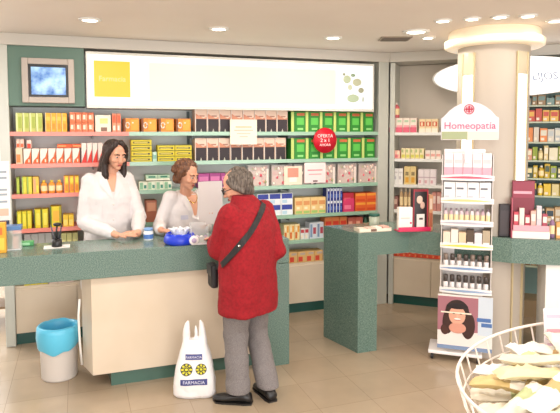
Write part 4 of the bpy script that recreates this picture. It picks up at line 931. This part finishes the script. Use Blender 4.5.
m = MB(); m.lathe([(.030, -.005), (.034, 0), (.030, .005)], (0, 0, 0), H('f1eeee', .3), 28, Matrix.Rotation(PI/2, 4, 'X')); m.lathe([(.018, .0055), (.018, .008)], (0, 0, 0), H('b9a8c8', .3), 24, Matrix.Rotation(PI/2, 4, 'X'))
q = top(194, 245); tag(m.build('tape_roll', loc=q+V((0, -.0, .035))), 'white round roll standing right of the blue bowl', 'roll')
q = top(214, 243); m = MB(); m.box((-.05, -.03, 0), (.05, .03, .02), H('6b7a74', .4), .004); m.box((-.045, -.025, .02), (.04, .02, .045), H('e6e4e0', .4), .004); tag(m.build('card_reader', loc=q), 'small grey and white device near the red sleeve on counter', 'device')
# pen stand at left
p = top(57, 247); ps = empty('pen_holder', p, label='black pen holder on a white pad at the left of the counter', cat='pen holder')
m = MB(); m.box((-.085, -.045, 0), (.085, .06, .006), H('e9e6e2', .3), .002); m.build('pad', ps)
m = MB(); m.lathe([(.033, .006), (.035, .01), (.033, .06), (.028, .06), (.028, .02)], (0, 0, 0), black, 24); m.build('cup', ps)
m = MB(); m.tube([(0, 0, .02), (.0, .0, .12), (.005, 0, .155)], .006, black, 8); m.ell((.005, 0, .16), (.028, .02, .014), black, None, 2); m.build('stem', ps)
for k, (dx, c_) in enumerate(((-.02, '5c5c66'), (.018, '2a2a38'))): m = MB(); m.tube([(dx*.4, .01, .02), (dx*1.8, .012, .15)], .0045, H(c_, .3), 8); tag(m.build('pen', loc=p), ('left','right')[k]+' pen leaning in the black pen holder', 'pen')
p = top(27, 245); m = MB(); m.box((-.045, -.03, 0), (.045, .03, .03), H('49a05e', .4), .004); m.box((-.04, -.0305, .006), (.02, -.030, .024), H('9fd8a8', .4)); tag(m.build('green_box', loc=p), 'small flat green box on the counter at left', 'box')
p = top(13, 249); gb = empty('display_box', p, label='small clear box with blue lid at left end of the counter', cat='display')
m = MB(); m.box((-.055, -.04, 0), (.055, .05, .008), H('dfe4e8', .3), .002); 
m.build('base', gb)
m = MB(); m.box((-.055, -.04, .008), (.055, .05, .135), clear, .002); m.build('case', gb)
m = MB(); m.box((-.06, -.045, .136), (.06, .055, .165), H('4a78b0', .3), .004); m.build('lid', gb)
m = MB(); m.box((-.035, -.02, .009), (-.005, .02, .11), H('2f5f4a'), .003); tag(m.build('carton', loc=p), 'dark green carton inside the clear blue-lidded box', 'box')
m = MB(); m.box((.005, -.02, .009), (.035, .02, .09), H('c9a89c'), .003); tag(m.build('carton', loc=p), 'pinkish carton inside the clear blue-lidded box', 'box')
p = top(-2, 253); m = ctn(.10, .06, .20, 'e8a828', ((.1, .1, .9, .5, 'f3c84a'), (.2, .6, .8, .85, 'd8702c'))); tag(m.build('carton', loc=p), 'orange carton at the far left edge of the counter', 'box')
p = top(3, 247); m = ctn(.07, .05, .27, '35436a', ((.1, .1, .9, .4, '3f7a4a'), (.2, .7, .8, .95, '8a94b4'))); tag(m.build('carton', loc=p+V((0, .05, 0))), 'tall dark blue and green carton behind the orange carton at left', 'box')
p = top(7, 243)
a1 = onY(-8, 160, 4.5); a2_ = onY(13, 217, 4.5); m = MB(); w_ = a2_.x-a1.x; hh = a1.z-a2_.z
m.box((0, 0, 0), (w_, .006, hh), H('e9e8e8', .4)); 
for z_ in (.8, .7, .5, .42, .3): m.box((w_*.15, -.001, hh*z_), (w_*.85, 0, hh*(z_+.035)), H('9ba4ae'))
m.box((w_*.1, -.001, hh*.08), (w_*.9, 0, hh*.2), H('e6b9a4'))
pst = empty('notice_stand', (a1.x, 4.36, a2_.z), label='white printed notice on a stand at far left of the counter', cat='notice'); m.build('notice', pst)
m = MB(); m.box((w_*.45, .008, ZT-a2_.z+.012), (w_*.55, .016, .3), post_m); m.box((w_*.2, -.0, ZT-a2_.z+.0005), (w_*.8, .03, ZT-a2_.z+.012), post_m, .002); m.build('stand', pst)

# ---------------------------------------------------------------- things on the side counter
q = top(377, 231.5); tr = empty('leaflet_tray', q+V((-.02, .05, 0)), R(-4), label='low cream tray of leaflets at the left of the side counter', cat='tray')
m = MB(); m.box((-.13, -.05, 0), (.15, .06, .008), H('e3d5c0'), .002); m.box((-.13, -.05, .008), (-.125, .06, .03), H('e3d5c0')); m.box((.145, -.05, .008), (.15, .06, .03), H('e3d5c0')); m.box((-.125, -.05, .008), (.145, -.045, .026), H('efe2d2')); m.box((-.03, -.0515, .004), (.02, -.0502, .024), H('7a5a4c')); m.build('tray', tr)
for k in range(4):
    m = MB(); m.box((-.028, -.04, 0), (.028, .04, .02+.003*k), H(['ecd9cc', 'e0c2b4', 'f2e8dc', 'd9a89c'][k]), .002); o = m.build('leaflet_stack', loc=tr.location+V((-.09+.067*k, .006, .0085)), rz=R(-4+k*2)); tag(o, which(k, 4, 'small leaflet stacks lying in the low cream tray'), 'leaflets', 'leaflets in the cream tray')
q = top(382, 229); jr = empty('jar', q+V((0, .13, 0)), label='glass jar with dark green lid on the side counter', cat='jar')
m = MB(); m.lathe([(.04, 0), (.044, .006), (.044, .085), (.038, .093)], (0, 0, 0), mat('pale_glass', hexc('cfd6c2'), .1, trans=.3), 28); m.build('body', jr)
m = MB(); m.lathe([(.046, .094), (.046, .112), (.04, .115)], (0, 0, 0), H('2c5f52', .3), 28); m.build('lid', jr)
# display on red base: white leaflet box, dark picture box
q = top(416, 231.3)+V((0, .05, 0)); rot = R(-12)
rb = empty('red_tray', q, rot, label='flat crimson tray on the side counter under the display boxes', cat='tray')
m = MB(); m.box((-.135, -.05, 0), (.135, .06, .008), H('c81c4c', .3), .002); m.box((-.135, -.05, .008), (.135, -.044, .036), H('d6205a', .3), .002); m.build('tray', rb)
RM = Matrix.Translation(q) @ Matrix.Rotation(rot, 4, 'Z')
def onred(x, y, z): return RM @ V((x, y, z))
m = ctn(.115, .05, .185, 'f2ece6', ((.1, .1, .9, .14, 'd8c4b8'), (.15, .5, .8, .56, 'dccfc6'), (.8, .28, .95, .36, 'd04a6c'))); tag(m.build('leaflet_box', loc=onred(-.07, -.03, .009), rz=rot), 'plain white leaflet box at left end of the crimson tray', 'box')
db = empty('display_box', onred(.055, -.03, .009), rot, label='tall black display box with a pale face picture, crimson edges', cat='display')
m = MB(); m.box((-.062, 0, 0), (.062, .07, .33), H('1d1013', .3), .003); m.box((-.062, -.0012, .0), (-.054, -.0002, .33), H('a82438')); m.box((.052, -.0012, .0), (.062, -.0002, .33), H('b83a44')); m.box((-.054, -.0012, .31), (.052, -.0002, .33), H('8a1c2c')); m.build('box', db)
m = MB(); m.ell((-.01, -.0005, .245), (.026, .003, .034), H('e6c9b8'), None, 2); m.ell((.014, -.0005, .20), (.02, .003, .03), H('d8b4a4'), None, 2); m.build('picture', db)
m = MB(); m.box((-.035, -.008, .02), (.03, -.001, .13), H('eee8e4'), .001); m.box((-.015, -.0095, .085), (.015, -.0082, .10), H('4a3a3a')); m.build('front_card', db)
m = ctn(.035, .05, .29, 'd8a078', ((.1, .1, .9, .5, 'b86a4c'), (.2, .6, .8, .9, 'eed8c4'))); tag(m.build('carton', loc=onred(.145, -.02, .0), rz=rot), 'tall narrow tan carton right of the black display box', 'box')
# right stretch
q = top(508.5, 237)+V((.0, .055, 0)); m = MB(); m.box((-.04, -.03, 0), (.04, .05, .25), H('2a2226', .4), .006); m.box((-.03, -.0315, .02), (.03, -.0302, .2), H('3c3236', .4)); tag(m.build('speaker_box', loc=q, rz=R(-30)), 'small black box standing beside the column on the counter', 'box')
q = onZ(535, 239, ZT); rot = math.atan2((G-E).y, (G-E).x); q = V((q.x, q.y, ZT+.0005))+V((.01, .008, 0))
RM = Matrix.Translation(q) @ Matrix.Rotation(rot, 4, 'Z')
def onr(x, y, z): return RM @ V((x, y, z))
rd_ = empty('display_stand', q, rot, label='dark red display stand with pink sides on the right counter', cat='display')
m = MB(); m.box((-.16, 0, 0), (.10, .078, .055), H('f0e6e0', .3), .004); m.build('base', rd_)
m = MB(); m.box((-.16, .06, .056), (.0, .073, .43), H('7a1f34', .4), .003); m.box((-.155, .058, .30), (-.005, .0595, .42), H('8f2c44', .4)); m.box((-.15, .0565, .33), (-.02, .0575, .35), H('d8a4b4')); m.build('back_board', rd_)
m = MB(); m.box((-.168, .0, .0), (-.161, .078, .30), H('b8586c', .4), .002); m.build('side_panel', rd_)
m = MB(); m.box((-.155, .0, .056), (.095, .005, .10), H('e8a4b0', .3), .002); m.build('front_lip', rd_)
random.seed(12)
for k in range(6):
    h_ = [.14, .17, .12, .15, .19, .13][k]; c_ = ['c44a5c', 'ead9cf', 'b0384c', 'e3b4a8', 'c9c4cc', 'a8485c'][k]
    m = ctn(.034, .03, h_, c_, ((.1, .5, .9, .85, 'f0dcd4'),)); tag(m.build('carton', loc=onr(-.133+.04*k, .02, .056), rz=rot), which(k, 6, 'red and cream cartons on the dark red display stand'), 'box', 'cartons on the dark red display')
for k in range(5):
    c_ = ['8a6a8c', 'd8a05c', '4c5c6a', 'e0c4a8', 'b04a44'][k]; h_ = [.16, .12, .18, .11, .14][k]
    m = bottle(.04, .04, h_, c_, 'e6e0d8') if k % 2 == 0 else ctn(.04, .04, h_, c_, ((.1, .2, .9, .7, 'e9dccb'),)); tag(m.build('bottle' if k % 2 == 0 else 'carton', loc=onr(.13+.046*k, .06, .0), rz=rot), which(k, 5, 'small goods standing right of the dark red display'), 'bottle' if k % 2 == 0 else 'box', 'goods right of the dark red display')

# ---------------------------------------------------------------- rolling display stand
fd = V((ray(467, 300).x, ray(467, 300).y, 0)).normalized(); SC0 = onZ(467, 361, 0); srz = math.atan2(fd.y, fd.x)-PI/2
ds = empty('display_stand', (SC0.x+fd.x*.08, SC0.y+fd.y*.08, 0), srz, label='tall white rolling leaflet and cosmetics stand before the column', cat='display stand')
dist = V((ds.location.x, ds.location.y, 0)).length
iS = (Matrix.Translation(ds.location) @ Matrix.Rotation(srz, 4, 'Z')).inverted()
def onS(px, py, yl=-.10):
    n_ = fd; d = ray(px, py); p0 = ds.location+fd*yl; t_ = (p0-EYE).dot(n_)/d.dot(n_); return iS @ (EYE+d*t_)
whs = mat('stand_white', hexc('f2eeee'), .3)
xl = onS(441, 220).x; xr = onS(493, 220).x; xc = (xl+xr)/2
bl_ = onS(428, 361); br_ = onS(482, 361)
MB().box((bl_.x, -.13, .05), (br_.x, .13, .075), whs, .008).build('base', ds)
for x in (bl_.x+.03, br_.x-.03):
    for y in (-.10, .10):
        m = MB(); m.lathe([(.024, -.01), (.024, .01)], (x, 0, 0), black, 20, Matrix.Translation((0, y, .0245)) @ Matrix.Rotation(PI/2, 4, 'Y') @ Matrix.Translation((0, 0, 0)) if False else Matrix.Identity(4)) if False else None
        m = MB(); m.rings([[V((x+dx, y+.024*math.cos(2*PI*j/20), .0245+.024*math.sin(2*PI*j/20))) for j in range(20)] for dx in (-.01, .01)], black, False); m.box((x-.004, y-.008, .03), (x+.004, y+.008, .052), black); m.build('wheel', ds)
zt_ = onS(467, 152).z; zb = .075
MB().box((xl+.01, .03, zb), (xr-.01, .05, zt_+.02), whs, .003).build('back_panel', ds)
for x in (xl, xr-.01): MB().box((x, -.08, onS(467, 292).z), (x+.008, .03, zt_-.02), mat('stand_side', hexc('ded8d4'), .3, alpha=.9), .002).build('side_panel', ds)
# header
h0 = onS(441, 139.5); h1 = onS(498.5, 139.5); tp = onS(469, 101.5).z; sd_ = onS(441, 118).z
arc = [(h0.x, h0.z), (h1.x, h1.z), (h1.x, sd_)]
for k in range(11):
    f = k/10; x = h1.x-.02+(h0.x+.02-(h1.x-.02))*f; arc.append((x, sd_+.012+(tp-sd_-.012)*math.sin(PI*f)**.8))
arc.append((h0.x, sd_))
hd = MB(); Mh = Matrix(((1, 0, 0, 0), (0, 0, 1, 0), (0, 1, 0, 0), (0, 0, 0, 1)))
hd.prism([(x, z) for x, z in arc], -.112, -.104, mat('header_lilac', hexc('eadfe8'), .4), Mh)
hdo = hd.build('header_board', ds)
hb = MB(); g1 = mat('header_green', hexc('a3ad86'), .4)
hb.box((h0.x+.004, -.1135, h0.z+.004), (h0.x+.19, -.1122, h0.z+.062), g1); hb.box((h0.x+.19, -.1135, h0.z+.004), (h1.x-.004, -.1122, h0.z+.062), H('e2dfcf'))
hb.build('picture_band', ds)
pinkt = H('c65a86'); text('Homeopat\u00eda', 'lettering', pinkt, TM((h0.x+h1.x)/2, -.1145, h0.z+.105), .074, ds)
em = MB(); ez = tp-.055; ex = (h0.x+h1.x)/2-.005
em.tube([V((ex+.034*math.cos(2*PI*j/24), -.1145, ez+.034*math.sin(2*PI*j/24))) for j in range(24)], .0035, H('c23a52'), 6, True)
em.box((ex-.006, -.116, ez-.026), (ex+.006, -.113, ez+.026), H('c23a52')); em.box((ex-.028, -.116, ez-.006), (ex+.028, -.113, ez+.006), H('c23a52'))
for s in (-1, 1): em.box((ex+s*.018-.003, -.116, ez-.018), (ex+s*.018+.003, -.113, ez+.018), H('c23a52')); em.box((ex-.018, -.1155, ez+s*.016-.002), (ex+.018, -.1125, ez+s*.016+.002), H('c23a52'))
em.build('emblem', ds)
MB().box((xc-.02, -.104, zt_-.08), (xc+.02, -.0, zt_-.06), whs).build('header_bracket', ds); MB().box((xc-.02, -.103, zt_-.06), (xc+.02, -.095, tp-.12), whs).build('header_post', ds)
ledg = [(177, 'dc5f78', 152), (200, 'e8c98c', 181), (222.5, 'b7b4c2', 205), (245.5, 'd7dc5c', 228), (268, '7d9cc8', 252), (290.5, '8fa8cc', 273)]
rown = ['top', 'second', 'third', 'fourth', 'fifth', 'lowest']
for k, (py, c_, pt) in enumerate(ledg):
    z = onS(467, py).z; ztp = onS(467, pt).z
    # curved tray with a coloured lip
    pts = [(xl+.002, .028), (xl+.002, -.085)]+[(xl-.004+(xr-xl+.008)*j/12, -.09-.028*math.sin(PI*j/12)) for j in range(13)]+[(xr-.002, -.085), (xr-.002, .028)]
    MB().prism(pts[::-1], z-.022, z-.012, whs).build('tray', ds)
    fl_ = [(xl-.004+(xr-xl+.008)*j/12, -.091-.028*math.sin(PI*j/12)) for j in range(13)]
    m = MB(); rs = [[V((x, y, z-.024)), V((x, y, z+.022*0+.014+.010*math.sin(PI*j/12))), V((x, y-.004, z+.014+.010*math.sin(PI*j/12))), V((x, y-.004, z-.024))] for j, (x, y) in enumerate(fl_)]
    m.rings(rs, whs, False); m.build('tray_lip', ds)
    m = MB(); vs = []; 
    for j, (x, y) in enumerate(fl_): vs += [V((x, y-.0055, z-.008)), V((x, y-.0055, z-.006+.016*math.sin(PI*j/12)))]
    m.add(vs, [(2*j, 2*j+2, 2*j+3, 2*j+1) for j in range(12)], H(c_)); m.build('colour_band', ds)
    n = [5, 4, 9, 6, 7, 7][k]; w = (xr-xl-.03)/n; hgt = ztp-z+.004
    for i in range(n):
        x = xl+.015+(i+.5)*w; random.seed(k*50+i)
        loc = ds.matrix_world  # local placing via rotation
        P_ = V((ds.location.x, ds.location.y, 0))+Matrix.Rotation(srz, 3, 'Z') @ V((x, -.085, 0))
        if k == 0: mk = lambda: ctn(w-.003, .09, hgt, 'f3e7ea', ((.0, .0, 1, .45, 'e9a9ba'), (.1, .6, .9, .75, 'd9cdd2'))); ds_ = 'white and pink cartons'
        elif k == 1: mk = lambda: ctn(w-.003, .09, hgt, 'f1eeee', ((.1, .62, .7, .72, '6d6f78'), (.1, .2, .5, .3, 'c9cad2'))); ds_ = 'white cartons with grey print'
        elif k == 2: mk = lambda: bottle(w-.004, .03, hgt*.85, ['d8c4cc', 'c4a8b4', 'e3dce0'][i % 3], '8a7a84'); ds_ = 'slim lilac bottles'
        elif k == 3: mk = lambda: ctn(w-.004, .08, hgt*(.8+.15*(i % 2)), ['ecd8c4', 'f0e6dc', 'e6cda8', '5a4a3c', 'e9dfe2', 'b7a890'][i], ((.1, .1, .9, .3, 'f6f0ea'),)); ds_ = 'cream and tan cartons'
        else:
            def mk():
                q_ = MB(); r_ = min(w*.42, .018); q_.lathe([(r_*.8, 0), (r_, .004), (r_, hgt*.45), (r_*.8, hgt*.5)], (0, r_, 0), H('efeaea', .3), 16); q_.lathe([(r_*.95, hgt*.5), (r_*.95, hgt*.86), (r_*.6, hgt*.88)], (0, r_, 0), H('4c4440' if i % 2 or k == 5 else '8a7a70', .3), 16); return q_
            ds_ = 'white tubes with dark caps'
        nm = 'carton' if k in (0, 1, 3) else 'bottle' if k == 2 else 'tube'
        place(nm, ('s', k, i), mk, P_.x, P_.y, z-.0115, which(i, n, ds_+' on the stand, %s tray' % rown[k]), {'carton': 'box', 'bottle': 'bottle', 'tube': 'tube'}[nm], ds_+' on the %s tray of the stand' % rown[k], srz)
# poster of a smiling woman with headband
pz1 = onS(467, 291).z-.03; pz0 = .10; px0_, px1_ = xl-.012, xr+.012
po = empty('poster_board', (0, 0, 0)); po.name = 'poster'; po.parent = ds
bpy.data.objects.remove(po)
bd = MB(); bd.box((px0_, -.122, pz0), (px1_, -.112, pz1), H('eee6e2', .35), .001)
wS = px1_-px0_; hS = pz1-pz0
def PX(u_): return px0_+u_*wS
def PZ(v_): return pz0+v_*hS
bd.box((PX(.0), -.1235, PZ(0)), (PX(1), -.1221, PZ(.07)), H('7f95b8'))
bd.box((PX(.74), -.1232, PZ(.3)), (PX(1), -.1221, PZ(1)), H('cfdbe8')); bd.box((PX(.72), -.124, PZ(.55)), (PX(.97), -.1235, PZ(.62)), H('4f74b0')); bd.box((PX(.80), -.124, PZ(.46)), (PX(.99), -.1235, PZ(.53)), H('4f74b0'))
bd.box((PX(.0), -.1232, PZ(.34)), (PX(.74), -.1221, PZ(.97)), H('a8707c'))
bdo = bd.build('poster_board', ds)
pw = MB()
def pe(u_, v_, a, b_, c_, k): pw.ell((PX(u_), -.1235-.0006*k, PZ(v_)), (a*wS, .0008, b_*hS), H(c_), None, 3)
pe(.36, .70, .22, .22, '2e1c1a', 1); pe(.19, .50, .10, .22, '3e2420', 1); pe(.56, .46, .13, .25, '3e2420', 1); pe(.14, .36, .08, .10, '4a2a24', 1); pe(.36, .63, .155, .175, 'e2aa92', 2); pe(.37, .40, .16, .10, 'd99a86', 2); pe(.36, .80, .20, .055, '241a1e', 3)
pe(.30, .665, .028, .012, '3a2420', 3); pe(.43, .665, .028, .012, '3a2420', 3); pe(.365, .565, .06, .02, 'f4ece8', 3); pe(.365, .55, .065, .012, 'b84a50', 2.6); pe(.365, .62, .02, .03, 'eab8a0', 3)
pw.build('portrait', ds)
pt_ = MB(); pt_.box((PX(.06), -.126, PZ(.665)), (PX(.62), -.1252, PZ(.69)), H('f6ead8')); pt_.build('caption_strip', ds)

# ---------------------------------------------------------------- wire basket with packets
ZB = .12; bc = V((onZ(613, 373, .80+ZB).x, onZ(613, 373, .80+ZB).y, 0)); BR = .52
bk = empty('wire_basket', bc, label='round white wire basket of crumpled packets in the right foreground', cat='basket')
TB = Matrix.Translation((0, 0, .92)) @ Matrix.Rotation(R(-8), 4, V((.337, .942, 0))) @ Matrix.Translation((0, 0, -.92))
def tl(P): return [TB @ p for p in P]
def ringpts(r, z, n=64): return [V((r*math.cos(2*PI*j/n), r*math.sin(2*PI*j/n), z)) for j in range(n)]
prof = [(BR, .80+ZB), (BR*.975, .715+ZB), (BR*.88, .58+ZB), (BR*.74, .46+ZB), (BR*.55, .40+ZB)]
for i, (r_, z_) in enumerate(prof): MB().tube(tl(ringpts(r_, z_)), .006 if i == 0 else .004, wirem, 8, True).build('ring_wire', bk)
for k in range(40):
    a = 2*PI*(k+.5)/40; MB().tube(tl([V((r_*math.cos(a), r_*math.sin(a), z_)) for r_, z_ in prof]), .0038, wirem, 6).build('upright_wire', bk)
for k in range(6):
    a = PI*k/6; MB().tube(tl([V((BR*.55*math.cos(a), BR*.55*math.sin(a), .398+ZB)), V((-BR*.55*math.cos(a), -BR*.55*math.sin(a), .398+ZB))]), .0038, wirem, 6).build('floor_wire', bk)
for k in range(3):
    a = 2*PI*k/3+.4; MB().tube([TB @ V((BR*.5*math.cos(a), BR*.5*math.sin(a), .395+ZB)), V((BR*.6*math.cos(a), BR*.6*math.sin(a), 0.01))], .01, wirem, 8).build('leg', bk)
# packets: crumpled pillows
def packet(w, l, t, c_, seed, stripe=None):
    m = MB(); n = 16; k = 10; vs = []; tp_ = []; 
    for sgn in (1, -1):
        base = len(vs)
        for i in range(n+1):
            for j in range(k+1):
                u_ = i/n*2-1; v_ = j/k*2-1; hgt = t*(max(0, 1-u_**6)*max(0, 1-v_**4))**.5
                nz = noise.noise(V((u_*2.5+seed, v_*2.5, sgn*1.3)))*.8+noise.noise(V((u_*7+seed, v_*5, sgn)))*.9
                vs.append(V((u_*l*(1+.05*nz), v_*w*(1+.08*nz), sgn*hgt*(1+.8*nz)+.012*math.sin(u_*2+seed))))
    mt = H(c_, .45); W_ = k+1; F1 = []; F2 = []
    for i in range(n):
        for j in range(k):
            f = (i*W_+j, (i+1)*W_+j, (i+1)*W_+j+1, i*W_+j+1); o_ = (n+1)*W_
            (F2 if stripe and 4 <= i <= 6 else F1).append(f); F1.append(tuple(o_+q for q in f[::-1]))
    m.add(vs, F1, mt, True)
    if stripe: m.add(vs, F2, H(stripe, .45), True)
    return m
random.seed(21)
pc = ['e6dfcc', 'ebe8e0', 'e0d2a8', 'e8e1cf', 'eeece8', 'e0d7bf', 'd0b67c', 'eae6db']
pm = [packet(.042, .125, .016, pc[k], k*3.3, [None, 'e9d27c', None, 'b7c08c', 'f0d89c', None, 'f4efe4', 'c9a46c'][k]).mesh('packet') for k in range(8)]
lab3 = {0: 'crumpled cream packet in the heap inside the white wire basket'}
cnt = 0
for layer, (rr_, z_, n) in enumerate(((.17, .60, 7), (.26, .652, 10), (.31, .704, 13), (.335, .752, 15), (.09, .756, 3), (.36, .800, 17), (.10, .805, 4), (.35, .846, 16), (.08, .85, 4), (.27, .888, 11), (.05, .89, 3))):
    for k in range(n):
        a = 2*PI*(k+.5*(layer % 2)+random.uniform(-.1, .1))/n; r_ = rr_*random.uniform(.97, 1.02); mi_ = (cnt*5+layer) % 8
        o = bpy.data.objects.new('packet', pm[mi_]); COL.objects.link(o); cnt += 1
        o.location = V((bc.x, bc.y, 0))+TB @ V((r_*math.cos(a), r_*math.sin(a), z_+.035+random.uniform(-.004, .004)))
        jt = .5 if layer >= 7 else .2
        o.rotation_euler = (random.uniform(-.2, .2), random.uniform(-.12, .12)+(.12 if layer >= 5 else 0), a+random.uniform(-jt, jt))
        cn = {0: 'cream', 1: 'white', 2: 'yellowish', 3: 'cream', 4: 'white', 5: 'cream', 6: 'tan', 7: 'white'}[mi_]
        tag(o, 'crumpled %s packet in the heap inside the white wire basket' % cn, 'packet', '%s packets in the wire basket' % cn)
# leaflet leaning at the rim
q = onZ(549, 345, .80); m = MB(); m.box((-.06, 0, -.10), (.06, .004, .07), H('efe4ea', .4)); 
for k in range(5): m.box((-.05, -.0012, -.09+k*.03), (.03+.005*k, 0, -.075+k*.03), H(['d8b4c8', 'b7a4c4', 'e3a8b8', 'c9d0e0', 'd8b4c8'][k]))
q = bc+(V((.942, -.337, 0))*.05+V((.337, .942, 0))*.90)*BR*.93+V((0, 0, .82+ZB)); o = m.build('leaflet', loc=q, rz=R(-20)); o.rotation_euler.x = R(-8); tag(o, 'white leaflet with lilac lines leaning at the back rim of the basket', 'leaflet')

# ---------------------------------------------------------------- bright back room at the far left
p = onZ(5, 327, 0); st = empty('side_table', (p.x-.08, p.y+.2, 0), label='small wooden table with white top in the bright room at left', cat='table')
wd2 = mat('brown_wood', hexc('8f7458'), .4)
MB().box((-.25, -.2, .44), (.2, .2, .47), white_m, .005).build('table_top', st)
for x in (-.23, .16):
    for y in (-.17, .15): MB().box((x, y, 0), (x+.03, y+.03, .439), wd2, .003).build('leg', st)
MB().box((-.2, -.165, .16), (.16, .16, .18), wd2, .003).build('shelf', st)
m = ctn(.12, .1, .07, '4f72b4', ((.1, .2, .9, .7, 'e4ecf6'),)); tag(m.build('carton', loc=(p.x+.0, p.y+.1, .471)), 'blue and white carton on the small wooden table at left', 'box')
EXPO=-0.45
# ---------------------------------------------------------------- view
SC.view_settings.view_transform = 'Standard'; SC.view_settings.look = 'None'; SC.view_settings.gamma = 1
SC.view_settings.use_curve_mapping = False; SC.view_settings.exposure = EXPO
